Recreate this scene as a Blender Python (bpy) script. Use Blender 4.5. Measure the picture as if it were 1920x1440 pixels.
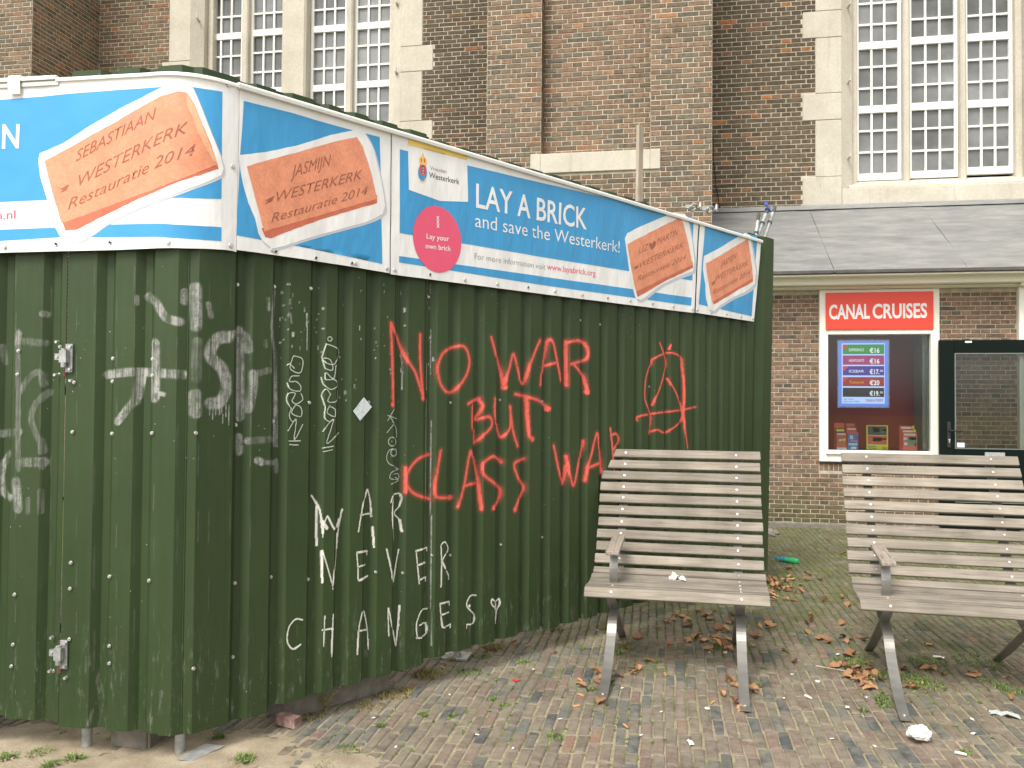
import bpy, bmesh, math, random
import numpy as np
from mathutils import Vector, noise
from mathutils.geometry import tessellate_polygon
for o in list(bpy.data.objects): bpy.data.objects.remove(o)
SC = bpy.context.scene
COL = SC.collection
R = math.radians
rnd = random.Random(7)

# ------------------------------------------------------------------ camera
F = 1600.0; H = 1.45
PSI = math.atan(.18); TH = R(1.4); RO = R(.45)
_f = Vector((-math.sin(PSI)*math.cos(TH), math.cos(PSI)*math.cos(TH), math.sin(TH)))
_r = Vector((math.cos(PSI), math.sin(PSI), 0)); _u = _r.cross(_f)
_r, _u = (math.cos(RO)*_r + math.sin(RO)*_u), (-math.sin(RO)*_r + math.cos(RO)*_u)
cam = bpy.data.cameras.new('camera'); camo = bpy.data.objects.new('camera', cam); COL.objects.link(camo)
cam.sensor_width = 36; cam.lens = 36*F/1920; cam.clip_start = .05; cam.clip_end = 600
from mathutils import Matrix
camo.matrix_world = Matrix.Translation((0, 0, H)) @ Matrix((_r, _u, -_f)).transposed().to_4x4()
SC.camera = camo
# ------------------------------------------------------------------ sky, sun, exposure
W = bpy.data.worlds.new('World'); SC.world = W; W.use_nodes = True
nt = W.node_tree; nt.nodes.clear()
sky = nt.nodes.new('ShaderNodeTexSky'); sky.sky_type = 'NISHITA'; sky.sun_disc = False
SUN_EL, SUN_AZ = 52, 200          # azimuth measured from +Y clockwise: behind the camera and a little left
sky.sun_elevation = R(SUN_EL); sky.sun_rotation = R(SUN_AZ)
sky.air_density = 1.0; sky.dust_density = 3.0; sky.ozone_density = 1.0
hs = nt.nodes.new('ShaderNodeHueSaturation'); hs.inputs['Saturation'].default_value = .05
bg = nt.nodes.new('ShaderNodeBackground'); bg.inputs[1].default_value = .15
wo = nt.nodes.new('ShaderNodeOutputWorld')
nt.links.new(sky.outputs[0], hs.inputs['Color']); nt.links.new(hs.outputs[0], bg.inputs[0]); nt.links.new(bg.outputs[0], wo.inputs[0])
sl = bpy.data.lights.new('sun', 'SUN'); sl.energy = 1.5; sl.angle = R(20); sl.color = (1, .94, .83)
so = bpy.data.objects.new('sun', sl); COL.objects.link(so)
sd = Vector((math.sin(R(SUN_AZ))*math.cos(R(SUN_EL)), math.cos(R(SUN_AZ))*math.cos(R(SUN_EL)), math.sin(R(SUN_EL))))
so.rotation_euler = (-sd).to_track_quat('-Z', 'Y').to_euler(); so.location = (-4, -6, 12)
SC.view_settings.view_transform = 'Standard'; SC.view_settings.look = 'None'
SC.view_settings.gamma = 1; SC.view_settings.use_curve_mapping = False
SC.view_settings.exposure = .74

# ------------------------------------------------------------------ picking points on real planes
CAM = Vector((0, 0, H))
def ray(x, y): return _f + _r*((x-960)/F) - _u*((y-720)/F)
def onY(x, y, Y):
    d = ray(x, y); return CAM + d*(Y/d.y)
def onZ(x, y, Z=0.):
    d = ray(x, y); return CAM + d*((Z-H)/d.z)
def proj(P):
    d = Vector(P)-CAM; D = d.dot(_f)
    return (960+F*d.dot(_r)/D, 720-F*d.dot(_u)/D, D)
def campt(X, D): return Vector((X*math.cos(PSI)-D*math.sin(PSI), X*math.sin(PSI)+D*math.cos(PSI)))

# ------------------------------------------------------------------ materials
def hexc(r, g, b): return (r, g, b, 1)
def nmat(name):
    m = bpy.data.materials.new(name); m.use_nodes = True
    n = m.node_tree; b = n.nodes['Principled BSDF']; return m, n, b
def N(n, t, **k):
    q = n.nodes.new(t)
    for a, v in k.items(): setattr(q, a, v)
    return q
def noise_tex(n, scale, detail=4, vec=None, rough=.55):
    t = N(n, 'ShaderNodeTexNoise'); t.inputs['Scale'].default_value = scale; t.inputs['Detail'].default_value = detail
    t.inputs['Roughness'].default_value = rough
    if vec is not None: n.links.new(vec, t.inputs['Vector'])
    return t.outputs[0]
def ramp(n, fac, stops):
    r = N(n, 'ShaderNodeValToRGB'); e = r.color_ramp.elements
    while len(e) < len(stops): e.new(.5)
    for i, (p, c) in enumerate(stops):
        e[i].position = p; e[i].color = c if hasattr(c, '__len__') else (c, c, c, 1)
    n.links.new(fac, r.inputs[0]); return r.outputs[0]
def mixc(n, fac, a, b, mode='MIX'):
    m = N(n, 'ShaderNodeMix', data_type='RGBA', blend_type=mode)
    if isinstance(fac, (int, float)): m.inputs[0].default_value = fac
    else: n.links.new(fac, m.inputs[0])
    for k, v in ((6, a), (7, b)):
        if hasattr(v, 'is_linked') or isinstance(v, bpy.types.NodeSocket): n.links.new(v, m.inputs[k])
        else: m.inputs[k].default_value = v
    return m.outputs[2]
def coords(n, sx=1, sy=1, sz=1):
    tc = N(n, 'ShaderNodeTexCoord'); mp = N(n, 'ShaderNodeMapping'); mp.inputs['Scale'].default_value = (sx, sy, sz)
    n.links.new(tc.outputs['Object'], mp.inputs[0]); return mp.outputs[0]
def bump(n, b, h, strength=.3, dist=.004):
    bp = N(n, 'ShaderNodeBump'); bp.inputs['Strength'].default_value = strength; bp.inputs['Distance'].default_value = dist
    n.links.new(h, bp.inputs['Height']); n.links.new(bp.outputs[0], b.inputs['Normal'])
def simple(name, c, rough=.6, metal=0, var=.12, scale=12, bs=.15, spec=.5, stretch=(1, 1, 1)):
    m, n, b = nmat(name); v = coords(n, *stretch)
    t = noise_tex(n, scale, 6, v)
    f = ramp(n, t, [(.3, 1-var), (.7, 1+var)])
    n.links.new(mixc(n, 1., c, f, 'MULTIPLY'), b.inputs['Base Color'])
    b.inputs['Roughness'].default_value = rough; b.inputs['Metallic'].default_value = metal
    b.inputs['Specular IOR Level'].default_value = spec
    if bs: bump(n, b, noise_tex(n, scale*8, 4, v), bs, .002)
    return m
def brick_mat(name, single, rough=.85, dark=.55, moss=False):
    m, n, b = nmat(name)
    if single: c = N(n, 'ShaderNodeObjectInfo').outputs['Color']
    else: c = N(n, 'ShaderNodeAttribute', attribute_name='col').outputs['Color']
    g = N(n, 'ShaderNodeNewGeometry').outputs['Position']
    t1 = noise_tex(n, 22, 5, g, .65); t2 = noise_tex(n, 140, 5, g, .7)
    f1 = ramp(n, t1, [(.3, dark), (.5, 1.), (.75, 1.25)])
    c1 = mixc(n, 1., c, f1, 'MULTIPLY')
    f2 = ramp(n, t2, [(.3, .72), (.65, 1.15)])
    c2 = mixc(n, 1., c1, f2, 'MULTIPLY')
    if moss:      # sand dust and thin moss lying over the paving in patches
        dz = ramp(n, noise_tex(n, 5.5, 8, g, .72), [(.44, 0), (.66, .75)]); c2 = mixc(n, dz, c2, hexc(.27, .235, .175))
        sx = N(n, 'ShaderNodeSeparateXYZ'); n.links.new(g, sx.inputs[0]); mr = N(n, 'ShaderNodeMapRange'); mr.inputs[1].default_value = 4.0; mr.inputs[2].default_value = 6.5; mr.inputs[3].default_value = -.09; mr.inputs[4].default_value = .06; n.links.new(sx.outputs[1], mr.inputs[0])
        ad = N(n, 'ShaderNodeMath', operation='ADD'); n.links.new(noise_tex(n, 3.3, 9, g, .75), ad.inputs[0]); n.links.new(mr.outputs[0], ad.inputs[1])
        c2 = mixc(n, ramp(n, ad.outputs[0], [(.50, 0), (.64, .8)]), c2, hexc(.115, .125, .045))
    n.links.new(c2, b.inputs['Base Color'])
    b.inputs['Roughness'].default_value = rough; b.inputs['Specular IOR Level'].default_value = .3
    bump(n, b, mixc(n, .5, t2, t1), .6, .006)
    return m
def paint_mat(name, c, streak=False):
    m, n, b = nmat(name)
    a = N(n, 'ShaderNodeAttribute', attribute_name='col').outputs['Color']
    b.inputs['Base Color'].default_value = c; b.inputs['Roughness'].default_value = .6
    sep = N(n, 'ShaderNodeSeparateColor'); n.links.new(a, sep.inputs[0]); al = sep.outputs[0]
    if streak:
        v = coords(n, 60, 60, 3.5)
        t = noise_tex(n, 1., 5, v, .7)
        v2 = coords(n, 30, 30, 26); t2 = noise_tex(n, 1., 6, v2, .7)
        f = ramp(n, t, [(.36, .12), (.6, 1.)]); f2 = ramp(n, t2, [(.33, .25), (.55, 1.)])
        mm = N(n, 'ShaderNodeMath', operation='MULTIPLY'); n.links.new(al, mm.inputs[0]); n.links.new(f, mm.inputs[1])
        m2 = N(n, 'ShaderNodeMath', operation='MULTIPLY'); n.links.new(mm.outputs[0], m2.inputs[0]); n.links.new(f2, m2.inputs[1])
        al = m2.outputs[0]
    else:
        f = ramp(n, noise_tex(n, 38, 6, coords(n), .75), [(.28, .55), (.5, 1.)]); mm = N(n, 'ShaderNodeMath', operation='MULTIPLY'); n.links.new(al, mm.inputs[0]); n.links.new(f, mm.inputs[1]); al = mm.outputs[0]
    n.links.new(al, b.inputs['Alpha'])
    return m
MT = {}
def wood_mat(name, c1, c2, ax=0):
    m, n, b = nmat(name)
    s = [22, 22, 22]; s[ax] = 1.1
    v = coords(n, *s)
    oi = N(n, 'ShaderNodeObjectInfo').outputs['Random']
    t = N(n, 'ShaderNodeTexNoise', noise_dimensions='4D'); t.inputs['Scale'].default_value = 3; t.inputs['Detail'].default_value = 7
    t.inputs['Roughness'].default_value = .65; t.inputs['Distortion'].default_value = .8
    n.links.new(v, t.inputs['Vector'])
    ml = N(n, 'ShaderNodeMath', operation='MULTIPLY'); ml.inputs[1].default_value = 30; n.links.new(oi, ml.inputs[0]); n.links.new(ml.outputs[0], t.inputs['W'])
    c = ramp(n, t.outputs[0], [(.3, c2), (.5, c1), (.72, tuple(min(1, x*1.28) for x in c1[:3])+(1,))])
    v2 = coords(n, 3, 3, 3); t2 = N(n, 'ShaderNodeTexNoise', noise_dimensions='4D'); t2.inputs['Scale'].default_value = 1.6; t2.inputs['Detail'].default_value = 5
    n.links.new(v2, t2.inputs['Vector']); n.links.new(ml.outputs[0], t2.inputs['W'])
    f = ramp(n, t2.outputs[0], [(.3, (.72, .70, .66, 1)), (.7, (1.12, 1.08, 1.05, 1))])
    # each slat weathered a little differently
    rr = N(n, 'ShaderNodeMapRange'); rr.inputs[3].default_value = .82; rr.inputs[4].default_value = 1.16; n.links.new(oi, rr.inputs[0])
    c = mixc(n, 1., c, f, 'MULTIPLY'); c = mixc(n, 1., c, rr.outputs[0], 'MULTIPLY')
    n.links.new(c, b.inputs['Base Color']); b.inputs['Roughness'].default_value = .8; b.inputs['Specular IOR Level'].default_value = .25
    bump(n, b, t.outputs[0], .4, .003)
    return m

MT['brick'] = brick_mat('brick_mass', False); MT['brick1'] = brick_mat('brick_single', True)
MT['paver'] = brick_mat('paver_mass', False, .8, .74, True); MT['paver1'] = brick_mat('paver_single', True, .8, .74, True)
MT['mortar'] = simple('mortar', hexc(.55, .50, .405), .95, var=.2, scale=9, bs=.5)
MT['mortar2'] = simple('shop_mortar', hexc(.44, .39, .30), .95, var=.25, scale=9, bs=.5)
MT['stone'] = simple('cream_stone', hexc(.60, .545, .43), .85, var=.12, scale=2.2, bs=.3)
def stone_mat():
    m, n, b = nmat('sooted_stone'); g = N(n, 'ShaderNodeNewGeometry').outputs['Position']
    c = mixc(n, ramp(n, noise_tex(n, 1.4, 7, g, .65), [(.36, 0), (.66, 1)]), hexc(.52, .478, .395), hexc(.63, .59, .495))
    st = noise_tex(n, 1., 6, coords(n, 9, 9, .7), .7); c = mixc(n, ramp(n, st, [(.56, 0), (.74, .5)]), c, hexc(.36, .32, .245))
    ck = noise_tex(n, 30, 5, g, .7); c = mixc(n, 1., c, ramp(n, ck, [(.3, .88), (.7, 1.06)]), 'MULTIPLY')
    n.links.new(c, b.inputs['Base Color']); b.inputs['Roughness'].default_value = .9; b.inputs['Specular IOR Level'].default_value = .25
    bump(n, b, ck, .5, .006); return m
MT['stone'] = stone_mat()
MT['cream'] = simple('cream_paint', hexc(.88, .86, .75), .45, var=.03, scale=2, bs=0)
MT['white'] = simple('white_paint', hexc(.88, .88, .85), .45, var=.03, scale=2, bs=0)
MT['black'] = simple('black_green_paint', hexc(.003, .008, .006), .55, var=.1, scale=3, bs=0, spec=.15)
MT['dark'] = simple('dark', hexc(.02, .02, .02), .6, bs=0)
MT['galv'] = simple('galvanised_steel', hexc(.42, .43, .42), .5, .55, var=.3, scale=26, bs=.2)
MT['steel'] = simple('bare_steel', hexc(.29, .28, .255), .42, .65, var=.22, scale=7, bs=.1, stretch=(1, 1, 4))
MT['boltm'] = simple('bolt_metal', hexc(.62, .62, .60), .35, .7, var=.2, scale=60, bs=0)
MT['rust'] = simple('rusty_steel', hexc(.13, .06, .035), .85, .2, var=.4, scale=40, bs=.4)
MT['conc'] = simple('concrete', hexc(.20, .18, .145), .95, var=.28, scale=16, bs=.6)
MT['wood'] = wood_mat('weathered_wood', hexc(.285, .258, .218), hexc(.18, .157, .128))
MT['lath'] = wood_mat('pale_lath', hexc(.52, .46, .38), hexc(.36, .31, .25), 2)
MT['red'] = simple('red_sign', hexc(.86, .065, .035), .35, var=.02, scale=2, bs=0)
MT['redroom'] = simple('red_wall', hexc(.62, .045, .035), .6, var=.1, scale=2, bs=0)
MT['blue'] = simple('banner_blue', hexc(.045, .345, .70), .5, var=.03, scale=3, bs=0)
def vinyl_mat(name, c, rough=.42):
    m, n, b = nmat(name); v = coords(n)
    n.links.new(mixc(n, 1., c, ramp(n, noise_tex(n, 2.5, 6, v, .65), [(.3, .93), (.6, 1.0)]), 'MULTIPLY'), b.inputs['Base Color']); b.inputs['Roughness'].default_value = rough
    w = N(n, 'ShaderNodeMapping'); w.inputs['Rotation'].default_value = (.3, .7, .4); w.inputs['Scale'].default_value = (2.2, 7, 2.2); n.links.new(v, w.inputs[0])
    bump(n, b, noise_tex(n, 1., 3, w.outputs[0], .5), .9, .022); return m
MT['vinyl'] = vinyl_mat('banner_vinyl', hexc(.90, .90, .895))
MT['pink'] = simple('banner_pink', hexc(.84, .105, .20), .5, var=.02, bs=0)
MT['yellow'] = simple('banner_yellow', hexc(.87, .62, .15), .5, var=.02, bs=0)
MT['inkgrey'] = simple('ink_grey', hexc(.22, .23, .24), .5, var=0, bs=0)
MT['inkblack'] = simple('ink_black', hexc(.04, .04, .045), .5, var=0, bs=0)
MT['blue'] = vinyl_mat('banner_blue_print', hexc(.05, .345, .69))
def print_brick(name, c, v=.3):
    m, n, b = nmat(name); vv = coords(n, 1, 1, 1)
    t = noise_tex(n, 14, 8, vv, .7); t2 = noise_tex(n, 90, 4, vv, .7)
    f = ramp(n, t, [(.32, 1-v), (.62, 1+v*.5)]); f2 = ramp(n, t2, [(.3, .86), (.7, 1.1)])
    n.links.new(mixc(n, 1., mixc(n, 1., c, f, 'MULTIPLY'), f2, 'MULTIPLY'), b.inputs['Base Color']); b.inputs['Roughness'].default_value = .5
    return m
MT['pb'] = print_brick('print_brick', hexc(.82, .315, .18), .16)
MT['pbd'] = print_brick('print_brick_side', hexc(.62, .16, .09), .2)
MT['pbl'] = print_brick('print_brick_edge', hexc(.86, .47, .28), .1)
MT['pbt'] = simple('print_carved', hexc(.36, .115, .065), .5, var=.2, scale=60, bs=0)
MT['pbs'] = simple('print_soft_shadow', hexc(.56, .60, .64), .5, var=0, bs=0)
MT['redpaint'] = paint_mat('red_spray', hexc(.90, .15, .11))
MT['whitepaint'] = paint_mat('white_paint_marks', hexc(.80, .78, .70))
MT['marker'] = paint_mat('pale_marker', hexc(.62, .66, .60))
MT['roller'] = paint_mat('faded_white_roller', hexc(.50, .50, .47), True)
# corrugated steel: green coating with dust, runs and nicks
def shed_mat():
    m, n, b = nmat('green_coated_steel'); v = coords(n, 1, 1, 1)
    big = noise_tex(n, 1.3, 4, v); st = noise_tex(n, 1., 5, coords(n, 45, 45, 1.6), .7)
    c = mixc(n, ramp(n, big, [(.35, 0), (.7, 1)]), hexc(.0255, .050, .0125), hexc(.034, .062, .0175))
    c = mixc(n, ramp(n, st, [(.35, (.0, .0, .0, 1)), (.85, (.35, .35, .35, 1))]), c, hexc(.058, .075, .042))
    vo = N(n, 'ShaderNodeTexVoronoi'); vo.inputs['Scale'].default_value = 26; n.links.new(v, vo.inputs['Vector'])
    sp = ramp(n, vo.outputs['Distance'], [(.035, 1), (.06, 0)])
    ms = ramp(n, noise_tex(n, 2.7, 3, v), [(.50, 0), (.60, 1)])
    c = mixc(n, mixc(n, 1., sp, ms, 'MULTIPLY'), c, hexc(.55, .55, .48))
    # chalky scuffs near the bottom hem
    sx = N(n, 'ShaderNodeSeparateXYZ'); n.links.new(N(n, 'ShaderNodeNewGeometry').outputs['Position'], sx.inputs[0])
    lo = N(n, 'ShaderNodeMapRange'); lo.inputs[1].default_value = .1; lo.inputs[2].default_value = .62; lo.inputs[3].default_value = 1; lo.inputs[4].default_value = 0; n.links.new(sx.outputs[2], lo.inputs[0])
    sc = ramp(n, noise_tex(n, 1., 8, coords(n, 42, 42, 9), .8), [(.55, 0), (.68, .8)])
    ml = N(n, 'ShaderNodeMath', operation='MULTIPLY'); n.links.new(lo.outputs[0], ml.inputs[0]); n.links.new(sc, ml.inputs[1])
    c = mixc(n, ml.outputs[0], c, hexc(.26, .27, .22))
    n.links.new(c, b.inputs['Base Color']); b.inputs['Roughness'].default_value = .5
    b.inputs['Specular IOR Level'].default_value = .38
    fade = ramp(n, noise_tex(n, 1.1, 5, coords(n, 1, 1, .45), .6), [(.35, .86), (.7, 1.22)]); c = mixc(n, 1., c, fade, 'MULTIPLY'); n.links.new(c, b.inputs['Base Color'])
    bump(n, b, noise_tex(n, 3.2, 3, coords(n, 1, 1, .6)), .6, .014)
    return m
MT['shed'] = shed_mat()
def ground_mat():
    m, n, b = nmat('sandy_joint_soil'); g = N(n, 'ShaderNodeNewGeometry').outputs['Position']
    t = noise_tex(n, 2.2, 6, g); t2 = noise_tex(n, 55, 5, g, .7)
    sx = N(n, 'ShaderNodeSeparateXYZ'); n.links.new(g, sx.inputs[0]); mr = N(n, 'ShaderNodeMapRange'); mr.inputs[1].default_value = 3.8; mr.inputs[2].default_value = 7; mr.inputs[3].default_value = -.16; mr.inputs[4].default_value = .18; n.links.new(sx.outputs[1], mr.inputs[0])
    ad = N(n, 'ShaderNodeMath', operation='ADD'); n.links.new(t, ad.inputs[0]); n.links.new(mr.outputs[0], ad.inputs[1])
    c = mixc(n, ramp(n, ad.outputs[0], [(.40, 0), (.56, 1)]), hexc(.37, .32, .215), hexc(.12, .145, .05))
    c = mixc(n, 1., c, ramp(n, t2, [(.3, .6), (.7, 1.2)]), 'MULTIPLY')
    n.links.new(c, b.inputs['Base Color']); b.inputs['Roughness'].default_value = 1; b.inputs['Specular IOR Level'].default_value = .1
    bump(n, b, t2, .8, .006); return m
MT['soil'] = ground_mat()
def sand_mat():
    m, n, b = nmat('pale_sand'); g = N(n, 'ShaderNodeNewGeometry').outputs['Position']
    t = noise_tex(n, 7, 6, g); t2 = noise_tex(n, 160, 4, g, .7)
    c = mixc(n, ramp(n, t, [(.3, 0), (.7, 1)]), hexc(.30, .24, .16), hexc(.50, .42, .31))
    c = mixc(n, 1., c, ramp(n, t2, [(.3, .72), (.7, 1.18)]), 'MULTIPLY')
    n.links.new(c, b.inputs['Base Color']); b.inputs['Roughness'].default_value = 1; b.inputs['Specular IOR Level'].default_value = .1
    bump(n, b, t2, .9, .006); return m
MT['sand'] = sand_mat()
def lead_mat():
    m, n, b = nmat('lead_roof'); g = coords(n, 1.2, 4, 4)
    t = noise_tex(n, 1.6, 8, g, .7); sp = noise_tex(n, 24, 4, coords(n, 1, 1, 1), .7)
    c = ramp(n, t, [(.3, (.17, .172, .17, 1)), (.5, (.245, .245, .238, 1)), (.68, (.33, .325, .305, 1))])
    c = mixc(n, ramp(n, sp, [(.70, 0), (.76, 1)]), c, hexc(.55, .55, .55))
    n.links.new(c, b.inputs['Base Color']); b.inputs['Roughness'].default_value = .55; b.inputs['Metallic'].default_value = .15
    bump(n, b, t, .35, .02); return m
MT['lead'] = lead_mat()
MT['leadedge'] = simple('lead_edge', hexc(.085, .08, .07), .7, var=.25, scale=8)
def pane_mat():
    m, n, b = nmat('old_window_glass'); g = N(n, 'ShaderNodeNewGeometry').outputs['Position']
    t = noise_tex(n, .8, 5, g, .6)
    oi = N(n, 'ShaderNodeObjectInfo').outputs['Random']
    rr = N(n, 'ShaderNodeMapRange'); rr.inputs[3].default_value = .8; rr.inputs[4].default_value = 1.15; n.links.new(oi, rr.inputs[0])
    c = ramp(n, t, [(.36, (.085, .09, .08, 1)), (.5, (.16, .165, .16, 1)), (.66, (.26, .265, .26, 1))])  # reflected sky and trees painted into the pane colour as noise patches
    n.links.new(mixc(n, 1., c, rr.outputs[0], 'MULTIPLY'), b.inputs['Base Color']); b.inputs['Roughness'].default_value = .12
    b.inputs['Specular IOR Level'].default_value = .5
    bump(n, b, noise_tex(n, 5, 2, g), .25, .01); return m
MT['pane'] = pane_mat()
def glass_mat():
    m, n, b = nmat('clear_glass'); n.nodes.remove(b)
    out = n.nodes['Material Output']; tr = N(n, 'ShaderNodeBsdfTransparent'); gl = N(n, 'ShaderNodeBsdfGlossy'); gl.inputs['Roughness'].default_value = .0
    tr.inputs[0].default_value = (.90, .93, .91, 1)
    fr = N(n, 'ShaderNodeFresnel'); fr.inputs[0].default_value = 1.5; mx = N(n, 'ShaderNodeMixShader')
    n.links.new(fr.outputs[0], mx.inputs[0]); n.links.new(tr.outputs[0], mx.inputs[1]); n.links.new(gl.outputs[0], mx.inputs[2]); n.links.new(mx.outputs[0], out.inputs[0])
    return m
MT['glass'] = glass_mat()
def screen_mat(name, c, e):
    m, n, b = nmat(name); b.inputs['Base Color'].default_value = hexc(.02, .02, .02)
    b.inputs['Emission Color'].default_value = c; b.inputs['Emission Strength'].default_value = e; return m
def leaf_mat(name, a, c):
    m, n, b = nmat(name)
    oi = N(n, 'ShaderNodeObjectInfo').outputs['Random']
    cc = mixc(n, oi, a, c); t = noise_tex(n, 60, 4, coords(n))
    n.links.new(mixc(n, 1., cc, ramp(n, t, [(.3, .65), (.7, 1.2)]), 'MULTIPLY'), b.inputs['Base Color'])
    b.inputs['Roughness'].default_value = .7; return m
MT['leaf'] = leaf_mat('dry_leaf', hexc(.50, .27, .125), hexc(.24, .12, .058))
MT['leafy'] = leaf_mat('yellow_leaf', hexc(.60, .38, .10), hexc(.48, .28, .08))
MT['weed'] = simple('weed_green', hexc(.155, .215, .055), .7, var=.5, scale=30, bs=0)
MT['weeddry'] = simple('weed_dry', hexc(.25, .21, .075), .8, var=.35, scale=8, bs=0)
MT['paper'] = simple('white_paper', hexc(.80, .78, .72), .9, var=.05, scale=20)
MT['orange'] = simple('filter_orange', hexc(.70, .33, .12), .9, var=.2, scale=80)
MT['redbit'] = simple('red_plastic', hexc(.75, .03, .02), .35, var=.05, bs=0)
MT['bluebit'] = simple('blue_plastic', hexc(.03, .14, .55), .35, var=.05, bs=0)
def pet_mat():
    m, n, b = nmat('green_bottle_plastic'); b.inputs['Base Color'].default_value = hexc(.05, .50, .16); b.inputs['Roughness'].default_value = .12
    b.inputs['Transmission Weight'].default_value = .2; b.inputs['IOR'].default_value = 1.3; return m
MT['pet'] = pet_mat()
MT['green'] = simple('label_green', hexc(.03, .30, .06), .5, var=.05, bs=0)
def loose_mat():
    m, n, b = nmat('loose_brick'); v = coords(n); t = noise_tex(n, 26, 7, v, .7)
    c = ramp(n, t, [(.35, (.16, .10, .085, 1)), (.52, (.30, .17, .14, 1)), (.66, (.50, .38, .34, 1))]); n.links.new(c, b.inputs['Base Color']); b.inputs['Roughness'].default_value = .95
    bump(n, b, noise_tex(n, 90, 5, v, .7), .9, .004); return m
MT['looseb'] = loose_mat()

# ------------------------------------------------------------------ objects
def thing(name, label, cat, loc=(0, 0, 0), rz=0, group=None):
    o = bpy.data.objects.new(name, None); COL.objects.link(o); o.empty_display_size = .1
    o.location = loc; o.rotation_euler = (0, 0, rz); o['label'] = label; o['category'] = cat
    if group: o['group'] = group
    return o
def tag(o, label, cat, group=None):
    o['label'] = label; o['category'] = cat
    if group: o['group'] = group
    return o
class MB:
    def __init__(s): s.v = []; s.f = []; s.c = []; s.cur = None; s.smooth = False
    def add(s, vs, fs):
        n = len(s.v); s.v += [tuple(v) for v in vs]; s.f += [tuple(i+n for i in f) for f in fs]
        if s.cur is not None: s.c += [s.cur]*len(vs)
        return s
    def box(s, a, b, ch=0):
        x0, y0, z0 = a; x1, y1, z1 = b
        if x0 > x1: x0, x1 = x1, x0
        if y0 > y1: y0, y1 = y1, y0
        if z0 > z1: z0, z1 = z1, z0
        if not ch:
            return s.add([(x, y, z) for x in (x0, x1) for y in (y0, y1) for z in (z0, z1)],
                         [(0, 1, 3, 2), (4, 6, 7, 5), (0, 4, 5, 1), (2, 3, 7, 6), (0, 2, 6, 4), (1, 5, 7, 3)])
        V = []; idx = {}
        for ix, x in enumerate((x0, x1)):
            for iy, y in enumerate((y0, y1)):
                for iz, z in enumerate((z0, z1)):
                    sx, sy, sz = (1, -1)[ix], (1, -1)[iy], (1, -1)[iz]
                    for a_ in range(3):
                        p = [x+sx*ch, y+sy*ch, z+sz*ch]; p[a_] = (x, y, z)[a_]
                        idx[(ix, iy, iz, a_)] = len(V); V.append(tuple(p))
        Fs = []
        for a_ in range(3):
            o1, o2 = [k for k in range(3) if k != a_]
            for sd_ in (0, 1):
                q = []
                for (i, j) in ((0, 0), (1, 0), (1, 1), (0, 1)):
                    k = [0, 0, 0]; k[a_] = sd_; k[o1] = i; k[o2] = j; q.append(idx[(*k, a_)])
                Fs.append(tuple(q))
        for a_ in range(3):
            o1, o2 = [k for k in range(3) if k != a_]
            for i in (0, 1):
                for j in (0, 1):
                    k0 = [0, 0, 0]; k1 = [0, 0, 0]; k0[a_] = 0; k1[a_] = 1; k0[o1] = k1[o1] = i; k0[o2] = k1[o2] = j
                    Fs.append((idx[(*k0, o1)], idx[(*k0, o2)], idx[(*k1, o2)], idx[(*k1, o1)]))
        for i in (0, 1):
            for j in (0, 1):
                for k in (0, 1): Fs.append((idx[(i, j, k, 0)], idx[(i, j, k, 1)], idx[(i, j, k, 2)]))
        return s.add(V, Fs)
    def tube(s, p0, p1, r0, r1=None, n=12, caps=True):
        p0 = Vector(p0); p1 = Vector(p1); r1 = r0 if r1 is None else r1
        d = (p1-p0).normalized(); a = d.orthogonal().normalized(); b = d.cross(a)
        V = []
        for p, r in ((p0, r0), (p1, r1)):
            for k in range(n):
                t = 2*math.pi*k/n; V.append(p+a*(r*math.cos(t))+b*(r*math.sin(t)))
        Fs = [(k, (k+1) % n, n+(k+1) % n, n+k) for k in range(n)]
        if caps: Fs += [tuple(range(n))[::-1], tuple(range(n, 2*n))]
        return s.add(V, Fs)
    def lathe(s, prof, p0, axis, n=16):
        p0 = Vector(p0); d = Vector(axis).normalized(); a = d.orthogonal().normalized(); b = d.cross(a); V = []; Fs = []
        for (h, r) in prof:
            for k in range(n):
                t = 2*math.pi*k/n; V.append(p0+d*h+a*(r*math.cos(t))+b*(r*math.sin(t)))
        for i in range(len(prof)-1):
            for k in range(n): Fs.append((i*n+k, i*n+(k+1) % n, (i+1)*n+(k+1) % n, (i+1)*n+k))
        Fs += [tuple(range(n))[::-1], tuple(range((len(prof)-1)*n, len(prof)*n))]
        return s.add(V, Fs)
    def build(s, name, mat, parent=None, kind=None, recalc=True):
        me = bpy.data.meshes.new(name); vs = s.v
        if parent is not None:
            inv = chain(parent).inverted(); vs = [tuple(inv @ Vector(v)) for v in vs] if s.world else vs
        me.from_pydata(vs, [], s.f); me.materials.append(MT[mat] if isinstance(mat, str) else mat)
        if s.c:
            a = me.color_attributes.new('col', 'FLOAT_COLOR', 'POINT'); a.data.foreach_set('color', np.array(s.c, dtype=np.float32).ravel())
        if recalc:
            bm = bmesh.new(); bm.from_mesh(me); bmesh.ops.recalc_face_normals(bm, faces=bm.faces); bm.to_mesh(me); bm.free()
        if s.smooth: me.polygons.foreach_set('use_smooth', [True]*len(me.polygons))
        o = bpy.data.objects.new(name, me); COL.objects.link(o)
        if parent is not None: o.parent = parent
        if kind: o['kind'] = kind
        return o
    world = True
def chain(o):
    m = o.matrix_basis.copy()
    if o.type == 'EMPTY' or True:
        m = Matrix.LocRotScale(o.location, o.rotation_euler, o.scale)
    return (chain(o.parent) @ m) if o.parent else m
def LB():
    m = MB(); m.world = False; return m
def box(name, a, b, mat, parent=None, ch=0, kind=None): return MB().box(a, b, ch).build(name, mat, parent, kind)
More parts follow.
